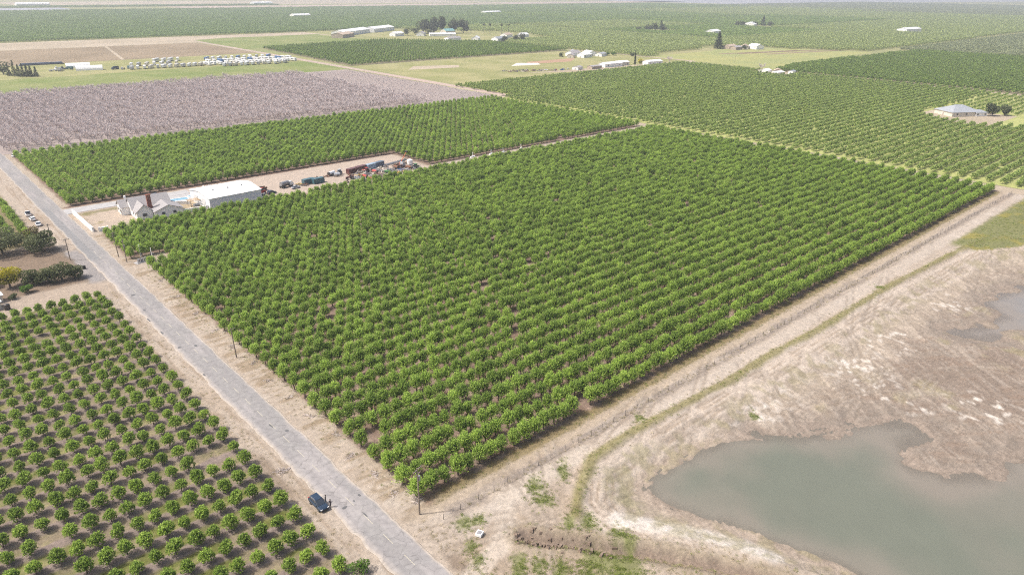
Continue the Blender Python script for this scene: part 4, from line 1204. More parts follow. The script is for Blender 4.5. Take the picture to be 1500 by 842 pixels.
# ---- left edge buildings
building('cottage', 12.6, 265.5, 8.5, 7.0, 2.8, 1.9, R(12), W_CREAM, R_RED, 'red roofed cottage at the left picture edge', 'house')
building('flat_shed', 14.6, 250.6, 5.0, 3.2, 2.2, .4, R(8), W_CREAM, R_LIGHT, 'pale flat roofed shed at left picture edge nearer the trees', 'shed', windows=2)
building('flat_shed', 13.0, 245.2, 5.6, 4.0, 2.3, .4, R(8), W_CREAM, R_LIGHT, 'wider pale shed at left picture edge nearer the orchard', 'shed', windows=2)
e = empty('water_tank', (17.2, 242.0, 0), 0, 1, 'small dark water tank by the young orchard', 'tank')
MB().tube((0, 0, 0), (0, 0, 1.7), .8, .8, 12).build('tank_body', M_DKMET, e); MB().tube((0, 0, 1.7), (0, 0, 1.95), .75, .25, 12).build('lid', M_DKMET, e)

# ---- right hand house
e = building('ranch_house', 637.5, 184, 25, 19, 3.2, 4.4, R(-32), W_CREAM, R_SLATE, 'large house with blue grey hipped roof among the pale orchard rows', 'house', hip=True, windows=6)
building('ranch_wing', 645, 172, 10, 8, 2.8, 1.8, R(-32), W_WHITE, R_SLATE, 'small white outbuilding beside the blue grey roofed house', 'shed', hip=True)
big_tree('shade_tree', 652.5, 164, 10.5, 7.0, 6.2, M_DARK, 1900, .9, 935, 'broad dark tree beside the blue grey roofed house', h0=.03)
big_tree('shade_tree', 661.5, 158, 8.5, 5.5, 5.0, M_DARK, 1500, .9, 936, 'second dark tree right of the blue grey roofed house', h0=.03)

# ---- scattered far homesteads
far_b = [
 ('farm_house', 763, 716, 22, 13, 4, 3, .2, W_WHITE, R_GREY, 'grey roofed house at the head of the pasture cluster'),
 ('farm_house', 786, 706, 20, 12, 4, 2.6, 1.2, W_WHITE, R_LIGHT, 'white roofed house on the right of pasture cluster'),
 ('farm_house', 758, 690, 18, 12, 4, 2.6, .1, W_WHITE, R_LIGHT, 'white house nearest in the pasture cluster'),
 ('farm_shed', 742, 700, 14, 9, 3.4, 1.5, .6, W_CREAM, R_GREY, 'small grey shed on the left of pasture cluster'),
 ('farm_shed', 790, 688, 16, 10, 3.6, 1.6, .3, W_WHITE, R_SLATE, 'blue grey shed below the pasture cluster'),
 ('farm_house', 776, 728, 14, 10, 4, 2.4, .9, W_WHITE, R_SLATE, 'blue grey roofed house behind the pasture cluster'),
 ('long_shed', 694, 588, 30, 11, 4, 1.5, -.06, W_WHITE, R_LIGHT, 'long white shed nearest the scrap piles'),
 ('long_shed', 716, 590, 20, 10, 4, 1.5, -.06, W_CREAM, R_LIGHT, 'second white shed left of the cypress'),
 ('long_shed', 660, 584, 18, 8, 3, 1.0, .05, W_TAN, R_GREY, 'low grey shed at the left end of white sheds'),
 ('long_shed', 757, 573, 26, 10, 4, 1.5, -.1, W_WHITE, R_LIGHT, 'white shed right of the cypress'),
 ('long_shed', 637, 590, 12, 8, 3, 1.0, .3, W_WHITE, R_GREY, 'small grey hut beside the scrap piles'),
 ('homestead', 783, 432, 15, 9, 3, 1.8, .1, W_WHITE, R_LIGHT, 'white roofed home at the dark orchard corner'),
 ('homestead', 797, 424, 12, 8, 3, 1.8, .5, W_TAN, R_TAN, 'tan roofed home at the dark orchard corner'),
 ('homestead', 776, 414, 18, 9, 3, 1.2, -.1, W_CREAM, R_LIGHT, 'long pale shed below the tan roofed home'),
 ('homestead', 800, 408, 8, 6, 3, 1.2, .1, W_WHITE, R_SLATE, 'small blue grey hut beside the tan roofed home'),
 ('farm_house', 1060, 652, 26, 12, 4, 2.5, .1, W_TAN, R_TAN, 'brown roofed house beside the tall dark conifer'),
 ('farm_house', 1078, 636, 22, 12, 4, 3.0, .5, W_CREAM, R_TAN, 'tan house in the middle of yellow field row'),
 ('farm_house', 1088, 622, 20, 14, 5, 3.0, 1.2, W_WHITE, R_LIGHT, 'white barn at right end of yellow field row'),
 ('farm_house', 1050, 634, 18, 10, 4, 2.0, 0, W_TAN, R_GREY, 'grey low house left in the yellow field row'),
 ('farm_barn', 1372, 888, 40, 18, 6, 3, .2, W_WHITE, R_LIGHT, 'white barn alone in the hazy orchard above the conifer'),
 ('farm_barn', 1808, 660, 75, 22, 8, 3, -.05, W_WHITE, R_LIGHT, 'long white barn in the far right orchard'),
 ('farm_barn', 1758, 1032, 50, 20, 6, 3, .3, W_WHITE, R_LIGHT, 'pale barn far off beside dark tree clump'),
 ('farm_barn', 1742, 1015, 30, 16, 5, 3, .3, W_WHITE, R_LIGHT, 'small white barn left of far pale barn'),
 ('long_barn', 745, 1290, 120, 26, 7, 3.5, .62, W_WHITE, R_LIGHT, 'very long pale barn at the farmstead left end'),
 ('long_barn', 842, 1345, 95, 26, 7, 3.5, .55, W_WHITE, R_LIGHT, 'second long pale barn behind the first one'),
 ('long_barn', 690, 1225, 50, 22, 6, 3, .62, W_TAN, R_TAN, 'brown roofed barn end by the bright field'),
 ('farm_house', 790, 1200, 26, 14, 5, 3, .3, W_WHITE, R_LIGHT, 'white house in front of long pale barns'),
 ('farm_house', 832, 1180, 24, 14, 5, 3, .8, W_WHITE, R_GREY, 'grey roofed house left of the tall eucalyptus'),
 ('farm_house', 908, 1196, 28, 16, 6, 4, .2, W_CREAM, R_TEAL, 'teal roofed house under the tall eucalyptus'),
 ('farm_shed', 860, 1150, 50, 12, 4, 2, -.5, W_WHITE, R_LIGHT, 'long white shed in front of eucalyptus trees'),
 ('farm_house', 800, 1040, 30, 12, 5, 2, .1, W_WHITE, R_GREY, 'grey roofed house behind the middle orchard edge'),
 ('farm_house', 836, 1020, 20, 12, 5, 3, .7, W_WHITE, R_LIGHT, 'white house behind the middle orchard edge'),
 ('farm_house', 858, 985, 22, 14, 5, 3, .2, W_WHITE, R_SLATE, 'blue grey roofed house near dark garden trees'),
 ('farm_shed', 940, 1056, 26, 14, 5, 3, .4, W_WHITE, R_TAN, 'tan roofed shed right of the palms'),
 ('farm_shed', 968, 1040, 20, 12, 5, 3, .1, W_WHITE, R_LIGHT, 'white shed right of the tan roofed shed'),
 ('far_farm', 590, 3390, 110, 40, 10, 4, 0, W_WHITE, R_LIGHT, 'large white farm building near the far left horizon'),
 ('far_farm', 1010, 2030, 60, 20, 7, 3, .2, W_WHITE, R_LIGHT, 'white buildings in the far left orchard clearing'),
 ('far_farm', 1460, 3300, 100, 30, 9, 4, .2, W_WHITE, R_LIGHT, 'white farm hall near horizon on tan field'),
 ('far_farm', 1700, 1990, 80, 20, 6, 3, .1, W_WHITE, R_LIGHT, 'pale hall in the hazy far centre orchard'),
]
for (nm, x, y, L, W, h, rs, rz, wl, rf_, lb) in far_b:
    building(nm, x, y, L, W, h, rs, rz, wl, rf_, lb, 'house' if 'house' in nm or 'home' in nm else 'barn', doors=1, windows=4)
for (x, y, L, lb) in ((196, 952, 24, 'white arched tent farther back in storage yard'), (199, 916, 26, 'white arched tent nearer the grass strip')):
    e = empty('storage_tent', (x, y, 0), R(-14), 1, lb, 'tent')
    b = MB(); n = 8
    rg = [(5.2 * math.cos(math.pi * k / n), 5.0 * math.sin(math.pi * k / n)) for k in range(n + 1)]
    b.hexa([(-L / 2, yy, zz) for yy, zz in rg], [(L / 2, yy, zz) for yy, zz in rg]); b.build('cover', W_WHITE, e)
    MB().box((-L / 2 - .05, 0, 1.7), (.1, 3.2, 3.4)).build('door', M_DOOR, e)

# far trees
for k, (x, y, h, rx) in enumerate(((872, 1228, 30, 13), (892, 1222, 33, 15), (912, 1218, 34, 14), (934, 1206, 32, 15), (950, 1198, 28, 12), (885, 1240, 28, 12))):
    big_tree('eucalyptus_tree', x, y, h, rx, rx * .9, M_DARK, 900, 3.2, 940 + k, '%s tall eucalyptus counted from the left in the farmstead clump' % ordinal(k + 1), group='eucalyptus clump', h0=.1, r0=.7)
for k, (x, y, h, rx) in enumerate(((812, 1196, 14, 9), (838, 1206, 16, 9), (846, 1168, 12, 8), (876, 960, 13, 7), (884, 952, 15, 6), (862, 972, 10, 6))):
    big_tree('garden_tree', x, y, h, rx, rx, M_DARK, 420, 2.2, 950 + k, '%s dark garden tree %s' % (ordinal(k % 3 + 1), 'left of the eucalyptus clump' if k < 3 else 'behind the middle orchard edge'), group='farmstead garden trees', h0=.05)
for k, (x, y) in enumerate(((970, 1158), (980, 1151), (1000, 1138), (1012, 1130))):
    e = empty('palm_tree', (x, y, 0), 0, 1, '%s thin palm counted from the left behind the farmstead' % ordinal(k + 1), 'palm', 'four palms')
    MB().tube((0, 0, 0), (.4, 0, 17), .5, .35, 6).build('trunk', M_BARK, e)
    link(bpy.data.objects.new('crown', lobed_crown('crown', M_DARK, 960 + k, 14.5, 20, 3.2, 3.2, 160, 1.6, 6)), e)
conifer('cypress_tree', 736, 584, 17, 1.9, 700, 1.0, 971, 'tall slim cypress between the white sheds')
conifer('conifer_tree', 1041, 661, 26, 9, 1200, 2.2, 972, 'tall broad dark conifer at yellow field houses')
big_tree('garden_tree', 1064, 628, 7, 6, 6, M_DARK, 350, 1.6, 973, 'dark bush in front of the yellow field houses', h0=.03)
big_tree('garden_tree', 746, 584, 7, 4, 4, M_YELLOW, 350, 1.3, 974, 'brownish yellow tree right beside the cypress', h0=.05)
big_tree('garden_tree', 770, 700, 6, 4, 4, M_YELLOW, 350, 1.2, 975, 'yellowish tree among the pasture cluster houses', h0=.05)
for k, (x, y) in enumerate(((806, 690), (812, 684), (735, 712), (826, 660))):
    big_tree('garden_tree', x, y, 6, 5, 4, M_SHRUB if k < 2 else M_DARK, 350, 1.3, 976 + k, '%s round tree counted from left around the pasture cluster' % ordinal((2, 3, 1, 4)[k]), group='pasture cluster trees', h0=.03)
for k, (x, y, h, rx) in enumerate(((1335, 1030, 14, 12), (1350, 1022, 18, 14), (1368, 1012, 16, 12), (1320, 1044, 10, 10))):
    big_tree('grove_tree', x, y, h, rx, rx * .8, M_DARK, 380, 3, 985 + k, '%s dark tree counted from left in the lone orchard grove' % ordinal((2, 3, 4, 1)[k]), group='lone grove', h0=.04)
conifer('conifer_tree', 1404, 1046, 20, 8, 500, 2.4, 990, 'pointed dark conifer right of the lone grove')
conifer('conifer_tree', 1790, 1012, 24, 10, 400, 3, 991, 'dark conifer beside the far pale barn')
for k, (x, y) in enumerate(((1716, 1040), (1730, 1034), (1775, 1026), (1806, 1000))):
    big_tree('grove_tree', x, y, 12, 10, 9, M_DARK, 260, 3, 992 + k, '%s low dark tree counted from left by far pale barn' % ordinal(k + 1), group='far barn grove', h0=.04)
for k, (x, y, h) in enumerate(((122, 905, 13), (126, 898, 16), (129, 892, 12), (132, 889, 13), (135, 886, 12), (138, 884, 11), (142, 882, 10))):
    conifer('windbreak_conifer', x, y, h, 3.2, 420, 1.3, 1000 + k, '%s dark conifer counted from the left at the yard corner' % ordinal(k + 1), 'yard corner conifers')
big_tree('yard_tree', 120, 925, 13, 7, 7, M_DARK, 500, 1.6, 1010, 'rounded olive tree at left picture edge behind conifers', h0=.05)
for k, (x, y) in enumerate(((786, 568), (800, 446))):
    e = empty('bare_tree', (x, y, 0), 0, 1.5, ('large pinkish leafless tree at right end of white sheds', 'leafless brown tree beside the tan roofed home')[k], 'tree')
    link(bpy.data.objects.new('trunk', bare_tr[k]), e); link(bpy.data.objects.new('crown', bare_crowns[k]), e)

# ================================================================== VEHICLES, PEOPLE, MACHINES
def paint(name, c): return mat('paint_' + name, c, .3, tuple(q * .85 for q in c), .6, spec=.5)


M_LAMP = mat('lamp_lens', (.75, .75, .72), .2, (.65, .65, .62), 3, spec=.5)
M_TAIL = mat('tail_lens', (.42, .03, .025), .3, (.3, .02, .02), 3, spec=.5)


def wheel(parent, x, y, r, w, name='wheel'):
    o = MB().tube((0, -w / 2, 0), (0, w / 2, 0), r, r, 12).build('tyre' if False else name, M_TYRE, parent, (x, y, r))
    MB().tube((0, -w / 2 - .015, 0), (0, w / 2 + .015, 0), r * .58, r * .58, 10).build('rim', M_STEEL, o)
    return o


def car(name, x, y, rz, p, label, L=4.7, W=1.9, H=1.68, style='suv', group=None, cat='car', z=0.0):
    e = empty(name, (x, y, z), rz, 1, label, cat, group)
    hw = W / 2; hb = .98 if style != 'sedan' else .88
    MB().loft([(-L / 2, hw * .80, .45, hb - .12), (-L / 2 + .18, hw * .95, .32, hb), (-L * .3, hw, .27, hb + .03), (0, hw, .27, hb + .02), (L * .2, hw, .27, hb), (L * .36, hw * .98, .28, hb - .05), (L / 2 - .15, hw * .92, .32, hb - .18), (L / 2, hw * .74, .42, hb - .32)], .16).build('body', p, e, smooth=False)
    if style == 'pickup':
        MB().loft([(-L * .06, hw * .86, hb - .04, hb + .02), (-L * .02, hw * .82, hb - .04, H - .06), (L * .12, hw * .80, hb - .04, H - .04), (L * .27, hw * .86, hb - .04, hb + .02)], .1).build('windows', GLASS, e)
        MB().loft([(-L * .03, hw * .78, H - .09, H - .02), (L * .10, hw * .78, H - .09, H)], .04).build('roof', p, e)
        MB().box((-L * .28, 0, hb + .03), (L * .38, W * .78, .06)).build('truck_bed', M_DKMET, e)
    else:
        r0, r1 = (-.43, .26) if style == 'suv' else (-.33, .24)
        t0, t1 = (-.37, .06) if style == 'suv' else (-.18, .07)
        MB().loft([(L * r0, hw * .88, hb - .04, hb + .02), (L * t0, hw * .80, hb - .04, H - .10), (0, hw * .82, hb - .04, H - .03), (L * t1, hw * .80, hb - .04, H - .06), (L * r1, hw * .88, hb - .04, hb + .02)], .12).build('windows', GLASS, e)
        MB().loft([(L * t0 - .02, hw * .74, H - .13, H - .06), (-.2, hw * .76, H - .07, H + .01), (L * t1, hw * .74, H - .10, H - .02)], .04).build('roof', p, e)
        for sy in (-1, 1): MB().tube((-L * .3, sy * hw * .70, H + .0), (L * .03, sy * hw * .70, H + .02), .03).build('roof_rail', M_STEEL, e)
    for sx in (-.31, .31):
        for sy in (-1, 1): wheel(e, L * sx, sy * (hw - .1), .36, .24)
    for sy in (-1, 1):
        MB().box((L / 2 - .12, sy * hw * .68, hb - .28), (.22, .34, .16)).build('headlight', M_LAMP, e)
        MB().box((-L / 2 + .06, sy * hw * .74, hb - .14), (.16, .26, .22)).build('tail_light', M_TAIL, e)
        MB().box((L * .20, sy * (hw + .06), hb + .08), (.16, .2, .14)).build('mirror', p, e)
    MB().box((L / 2 + .0, 0, .42), (.1, W * .6, .2)).build('bumper', M_DKMET, e)
    return e


P_NAVY, P_WHITE, P_SILVER = paint('navy', (.022, .042, .075)), paint('white', (.80, .80, .80)), paint('silver', (.45, .46, .48))
P_RED, P_BLUE, P_TEAL, P_YEL, P_GREEN = paint('red', (.42, .055, .04)), paint('blue', (.06, .16, .38)), paint('teal', (.055, .13, .155)), paint('yellow', (.62, .42, .06)), paint('green', (.07, .20, .06))
car('suv', 44.75, 102.5, R(-88), P_NAVY, 'dark blue car parked on sandy verge beside two people', 4.8, 1.95, 1.68)
car('pickup_truck', 40.6, 345.3, R(88), P_WHITE, 'white pickup farthest up in the line of three white vehicles', 5.6, 2.0, 1.85, 'pickup', 'white vehicles parked on the left verge')
car('white_car', 40.6, 336.6, R(93), P_WHITE, 'white car between two others on the left verge', 4.8, 1.9, 1.6, 'suv', 'white vehicles parked on the left verge')
car('white_car', 41.0, 327.4, R(86), P_WHITE, 'white car nearest the oaks on the left verge', 4.8, 1.9, 1.6, 'sedan', 'white vehicles parked on the left verge')
car('white_car', 57.4, 474.5, R(40), P_WHITE, 'white vehicle at far corner of orchard by the road', 5.0, 2.0, 1.8)


def person(x, y, rz, top, trousers, hair, label, stride=.12):
    e = empty('person', (x, y, 0), rz, 1, label, 'person')
    J = {'pel': (0, 0, .95), 'wai': (0, 0, 1.12), 'che': (0, 0, 1.36), 'nek': (0, 0, 1.52), 'hd0': (.02, 0, 1.60), 'hd1': (.02, 0, 1.74),
         'shl': (0, .19, 1.45), 'ell': (-.03, .25, 1.17), 'hal': (.12, .24, .97), 'fgl': (.17, .235, .88), 'shr': (0, -.19, 1.45), 'elr': (-.02, -.26, 1.17), 'har': (.16, -.20, 1.02), 'fgr': (.22, -.18, .95),
         'hil': (0, .10, .90), 'knl': (.04 + stride * .3, .11, .50), 'anl': (stride, .115, .09), 'tol': (stride + .17, .13, .035), 'hir': (0, -.10, .90), 'knr': (.02, -.11, .50), 'anr': (-stride, -.115, .09), 'tor': (-stride + .17, -.13, .035)}
    RD = {'pel': .145, 'wai': .125, 'che': .155, 'nek': .055, 'hd0': .085, 'hd1': .095, 'shl': .07, 'ell': .048, 'hal': .036, 'fgl': .025, 'shr': .07, 'elr': .048, 'har': .036, 'fgr': .025, 'hil': .10, 'knl': .062, 'anl': .042, 'tol': .04, 'hir': .10, 'knr': .062, 'anr': .042, 'tor': .04}
    E_ = [('pel', 'wai'), ('wai', 'che'), ('che', 'nek'), ('nek', 'hd0'), ('hd0', 'hd1'), ('che', 'shl'), ('shl', 'ell'), ('ell', 'hal'), ('hal', 'fgl'), ('che', 'shr'), ('shr', 'elr'), ('elr', 'har'), ('har', 'fgr'), ('pel', 'hil'), ('hil', 'knl'), ('knl', 'anl'), ('anl', 'tol'), ('pel', 'hir'), ('hir', 'knr'), ('knr', 'anr'), ('anr', 'tor')]
    ks = list(J); me = bpy.data.meshes.new('body'); me.from_pydata([J[k] for k in ks], [(ks.index(a), ks.index(b)) for a, b in E_], [])
    m = bpy.data.materials.new('clothed_body'); m.use_nodes = True; nt = m.node_tree
    tc = nt.nodes.new('ShaderNodeTexCoord'); sp = nt.nodes.new('ShaderNodeSeparateXYZ'); rp = nt.nodes.new('ShaderNodeValToRGB'); rp.color_ramp.interpolation = 'CONSTANT'
    dv_ = nt.nodes.new('ShaderNodeMath'); dv_.operation = 'DIVIDE'; dv_.inputs[1].default_value = 2.0
    nt.links.new(tc.outputs['Object'], sp.inputs[0]); nt.links.new(sp.outputs[2], dv_.inputs[0]); nt.links.new(dv_.outputs[0], rp.inputs[0])
    el = rp.color_ramp.elements; el[0].position = 0; el[0].color = (.03, .028, .028, 1); el[1].position = .06; el[1].color = (*trousers, 1)
    for pos, c in ((.485, top), (.765, (.42, .27, .20))): q = el.new(pos); q.color = (*c, 1)
    nt.links.new(rp.outputs[0], nt.nodes['Principled BSDF'].inputs['Base Color']); me.materials.append(m)
    o = link(bpy.data.objects.new('body', me), e)
    sk = o.modifiers.new('skin', 'SKIN'); sk.use_smooth_shade = True
    for k, v in zip(ks, me.skin_vertices[0].data): v.radius = (RD[k], RD[k])
    me.skin_vertices[0].data[0].use_root = True
    o.modifiers.new('sub', 'SUBSURF').levels = 1; o.modifiers['sub'].render_levels = 2
    b = MB(); b.loft([(-.11, .07, 1.62, 1.78), (-.06, .10, 1.58, 1.845), (.02, .105, 1.70, 1.86), (.09, .085, 1.77, 1.84)], .05); b.build('hair', mat('dark_hair', hair, .7, tuple(q * .6 for q in hair), 6), e)
    return e


person(46.15, 102.35, R(150), (.028, .028, .035), (.03, .03, .04), (.03, .022, .018), 'person in dark clothes by rear door of the blue car')
person(46.2, 100.6, R(190), (.035, .026, .03), (.022, .022, .026), (.05, .035, .025), 'person in dark clothes nearer the front of blue car', .05)


# utility poles
def utility_pole(x, y, h, rz, label, arm=2.4, can=False, lean=(0, 0), group='utility poles along the road'):
    e = empty('utility_pole', (x, y, 0), rz, 1, label, 'pole', group)
    t = Vector((lean[0], lean[1], h))
    MB().tube((0, 0, -.3), t, .17, .11, 8).build('post', M_WOOD, e)
    for k, dz in enumerate((.35, 1.35) if h > 9 else (.4,)):
        a_ = MB().box((t.x, t.y, h - dz), (arm * (1 - .25 * k), .12, .14)).build('crossarm', M_WOOD, e)
        for sx in (-.46, -.2, .2, .46): MB().tube((t.x + sx * arm * (1 - .25 * k), t.y, h - dz + .07), (t.x + sx * arm * (1 - .25 * k), t.y, h - dz + .28), .05, .035, 6).build('insulator', M_STEEL, a_)
        MB().tube((t.x - arm * .3, t.y + .06, h - dz), (t.x, t.y + .06, h - dz - .7), .03).build('brace', M_STEEL, e)
    if can: MB().tube((.38, 0, h - 2.9), (.38, 0, h - 1.9), .26, .26, 10).build('transformer', M_STEEL, e)
    return e


utility_pole(57.5, 88.0, 10.4, R(20), 'tall wooden pole with transformer at the near orchard corner', can=True)
utility_pole(56.3, 168.6, 8.6, R(8), 'slim wooden pole halfway along the orchard edge', lean=(-.3, .1))
utility_pole(54.7, 268.5, 9.2, R(30), 'dark pole by the orchard just past the pump clearing', lean=(-.2, .2))
utility_pole(55.3, 260.8, 8.2, R(60), 'dark pole standing at the mouth of pump clearing', can=True)
utility_pole(41.0, 275.6, 8.0, 0, 'pole on left verge across from the pump clearing')
utility_pole(39.8, 296.4, 8.5, 0, 'pole on left verge beside the rounded oak')
utility_pole(862, 520, 17, R(20), 'tall lone pole standing in the yellow field', arm=3.5, group=None)
# pump clearing
for k, (x, y, h, lb) in enumerate(((60.6, 263.3, 4.6, 'pale upright standpipe beside the pump clearing trees'), (62.6, 256.4, 4.8, 'pale standpipe with meter box nearer the road side trees'))):
    e = empty('standpipe', (x, y, 0), 0, 1, lb, 'pipe')
    MB().tube((0, 0, -.2), (.1 * (1 - 2 * k), 0, h), .16, .13, 8).build('pipe', W_WHITE, e)
    MB().box((.2, 0, 1.0), (.5, .4, .8)).build('meter_box', M_STEEL, e); MB().tube((0, 0, h * .55), (.7, .3, h * .55), .08).build('elbow', W_WHITE, e)
e = empty('well_pump', (59.4, 257.8, 0), R(15), 1, 'grey well pump and filter tanks in the clearing', 'pump')
for k in range(3): MB().tube((-1.1 + k * 1.1, 0, 0), (-1.1 + k * 1.1, 0, 1.3), .45, .45, 10).build('filter_tank', M_STEEL, e)
MB().tube((-2, -.7, .4), (2.2, -.7, .4), .14).build('pipe', M_STEEL, e); MB().box((2.2, .1, .5), (.8, .8, 1.0)).build('motor', M_DKMET, e); MB().box((0, 0, .06), (5, 2.4, .14)).build('pad', M_CONC, e)
e = empty('valve_box', (62.4, 76.6, .05), R(25), 1, 'small white concrete valve box on the sand', 'box')
MB().box((0, 0, .25), (1.25, 1.15, .5)).build('box_body', W_WHITE, e); MB().box((0, 0, .52), (.85, .75, .06)).build('lid', M_STEEL, e)
e = empty('water_meter', (42.6, 263.4, 0), 0, 1, 'small black bin on the gravel left of the road', 'bin')
MB().box((0, 0, .55), (.7, .7, 1.1), .3, 1.1).build('bin_body', M_TYRE, e); MB().box((0, 0, 1.13), (.8, .8, .08), .3).build('lid', M_TYRE, e)
for k, (x, y) in enumerate(((248, 306.6), (260.8, 305.6), (269, 304.6), (284, 305.6))):
    e = empty('irrigation_valve', (x, y, 0), R(10 + 8 * k), 1, '%s white irrigation standpipe counted from the yard along the cross lane' % ordinal(k + 1), 'pipe', 'standpipes in the cross lane')
    MB().tube((-1.6, 0, 1.5), (1.6, 0, 1.5), .5, .5, 10).build('pipe', W_WHITE, e)
    for sx in (-1.2, 1.2): MB().tube((sx, 0, -.1), (sx, 0, 1.4), .22, .22, 8).build('riser', W_WHITE, e)
    MB().tube((0, 0, 1.9), (0, 0, 4.0), .14, .14).build('vent', W_WHITE, e)
# wire fence on the south side of the orchard
fe = empty('wire_fence', (60, 84.0, 0), 0, 1, 'thin wire fence with dark posts along the orchard track', 'fence')
post_me = MB().tube((0, 0, -.2), (0, 0, 1.25), .055, .045, 5).mesh('fence_post', M_DKMET)
for k in range(86):
    o = bpy.data.objects.new('post', post_me); o.location = (k * 4.0 + random.uniform(-.3, .3), random.uniform(-.08, .08), 0); o.rotation_euler = (random.uniform(-.07, .07), random.uniform(-.07, .07), 0); link(o, fe)
for z_ in (.45, .8, 1.12): MB().tube((0, 0, z_), (340, 0, z_), .012, .012, 4).build('wire', M_STEEL, fe)

# ---- yard machines
def truck(x, y, rz, p, load, label, L=7.5, bed='flat'):
    e = empty('farm_truck', (x, y, 0), rz, 1, label, 'truck')
    MB().loft([(L / 2 - 2.3, 1.1, .6, 2.5), (L / 2 - 1.7, 1.15, .55, 2.75), (L / 2 - .8, 1.15, .55, 2.5), (L / 2 - .6, 1.12, .55, 1.7), (L / 2, 1.05, .6, 1.5)], .15).build('cab', p, e)
    MB().box((L / 2 - .95, 0, 2.1), (.5, 2.0, .6)).build('windscreen', GLASS, e)
    MB().box((-1.2, 0, 1.0), (L - 2.5, 2.3, .25)).build('chassis', M_DKMET, e)
    if bed == 'box': MB().box((-1.2, 0, 2.25), (L - 2.7, 2.3, 2.3)).build('cargo_box', load, e)
    elif bed == 'tank': MB().tube((-L / 2 + .2, 0, 2.1), (L / 2 - 2.5, 0, 2.1), .95, .95, 12).build('tank', load, e)
    else:
        MB().box((-1.2, 0, 1.2), (L - 2.6, 2.4, .16)).build('deck', load, e)
        for sy in (-1, 1): MB().box((-1.2, sy * 1.15, 1.5), (L - 2.6, .08, .5)).build('side_board', load, e)
    for sx in (L / 2 - 1.2, -L / 2 + .8, -L / 2 + 1.9):
        for sy in (-1, 1): wheel(e, sx, sy * 1.0, .5, .3)
    return e


def tractor(x, y, rz, p, label, cab=True, sc=1.0):
    e = empty('tractor', (x, y, 0), rz, sc, label, 'tractor')
    MB().loft([(-.4, .38, .75, 1.45), (.6, .40, .75, 1.5), (1.9, .36, .75, 1.4), (2.1, .30, .8, 1.25)], .1).build('bonnet', p, e)
    MB().box((-.9, 0, 1.0), (1.4, .9, .6)).build('transmission', M_DKMET, e)
    if cab:
        MB().box((-.95, 0, 1.95), (1.3, 1.3, 1.2), 0, .88).build('cab_glass', GLASS, e); MB().box((-.95, 0, 2.62), (1.5, 1.5, .16)).build('cab_roof', p, e)
    else: MB().box((-1.1, 0, 1.5), (.6, .6, .5)).build('seat', M_TYRE, e)
    for sy in (-1, 1):
        wheel(e, -1.1, sy * .95, .85, .5); wheel(e, 1.4, sy * .75, .48, .3)
        MB().box((-1.1, sy * .95, 1.8), (1.3, .55, .08)).build('mudguard', p, e)
    MB().tube((1.2, .2, 1.4), (1.2, .2, 2.3), .06).build('exhaust', M_DKMET, e)
    return e


def container(x, y, rz, p, label, L=6.1, z=0):
    e = empty('shipping_container', (x, y, z), rz, 1, label, 'container', None)
    MB().box((0, 0, 1.3), (L, 2.35, 2.45)).build('body', p, e)
    for k in range(12):
        for sy in (-1, 1): MB().box((-L / 2 + .4 + k * (L - .8) / 11, sy * 1.19, 1.3), (.18, .06, 2.2)).build('rib', p, e)
    for sy in (-1, 1):
        d = MB().box((L / 2 + .03, sy * .58, 1.3), (.08, 1.1, 2.25)).build('door', p, e); MB().tube((L / 2 + .1, sy * .3, .3), (L / 2 + .1, sy * .3, 2.3), .03).build('lock_bar', M_STEEL, d)
    return e


def harrow(x, y, rz, p, label, n=9, W=3.2):
    e = empty('disc_harrow', (x, y, 0), rz, 1, label, 'implement', None)
    b = MB(); b.box((-.8, 0, .75), (.14, W, .14)).box((.8, 0, .75), (.14, W, .14)).box((0, -W * .35, .75), (1.9, .14, .14)).box((0, W * .35, .75), (1.9, .14, .14)).box((1.9, 0, .7), (2.0, .14, .14)); b.build('frame', p, e)
    for sx in (-.8, .8):
        for k in range(n): MB().tube((sx, -W / 2 + .2 + k * (W - .4) / (n - 1) - .02, .36), (sx + .05, -W / 2 + .2 + k * (W - .4) / (n - 1) + .02, .36), .36, .36, 10).build('disc', M_STEEL, e)
    for sy in (-1, 1): MB().tube((.0, sy * W * .3, .75), (.9, sy * .1, 1.4), .05).build('strut', p, e)
    return e


def sprayer(x, y, rz, p, label, sc=1.0):
    e = empty('orchard_sprayer', (x, y, 0), rz, sc, label, 'sprayer', None)
    MB().tube((-1.6, 0, 1.15), (1.4, 0, 1.15), .75, .75, 12).build('tank', p, e); MB().box((0, 0, .5), (3.6, 1.1, .2)).build('frame', M_DKMET, e)
    MB().tube((-2.1, 0, 1.1), (-1.6, 0, 1.1), .7, .7, 12).build('fan', M_DKMET, e)
    for sy in (-1, 1): wheel(e, -.4, sy * .8, .5, .3)
    MB().tube((1.6, 0, .5), (2.7, 0, .5), .07).build('drawbar', M_DKMET, e)
    return e


def shaker(x, y, rz, p, label):
    e = empty('tree_shaker', (x, y, 0), rz, 1, label, 'harvester', None)
    MB().loft([(-2.6, 1.0, .5, 1.4), (-1.0, 1.15, .45, 1.9), (1.0, 1.1, .45, 1.7), (2.2, .9, .5, 1.2)], .2).build('body', p, e)
    MB().box((-.3, .2, 2.3), (1.4, 1.2, 1.0), 0, .85).build('cab_glass', GLASS, e); MB().box((-.3, .2, 2.85), (1.5, 1.3, .12)).build('cab_roof', p, e)
    MB().tube((1.8, 0, 1.0), (4.0, 0, .9), .2, .16, 8).build('boom', M_DKMET, e)
    for sy in (-1, 1): MB().box((4.2, sy * .35, .9), (.9, .2, .4)).build('clamp_pad', M_TYRE, e)
    for sx in (-1.6, 1.2):
        for sy in (-1, 1): wheel(e, sx, sy * 1.0, .55, .4)
    return e


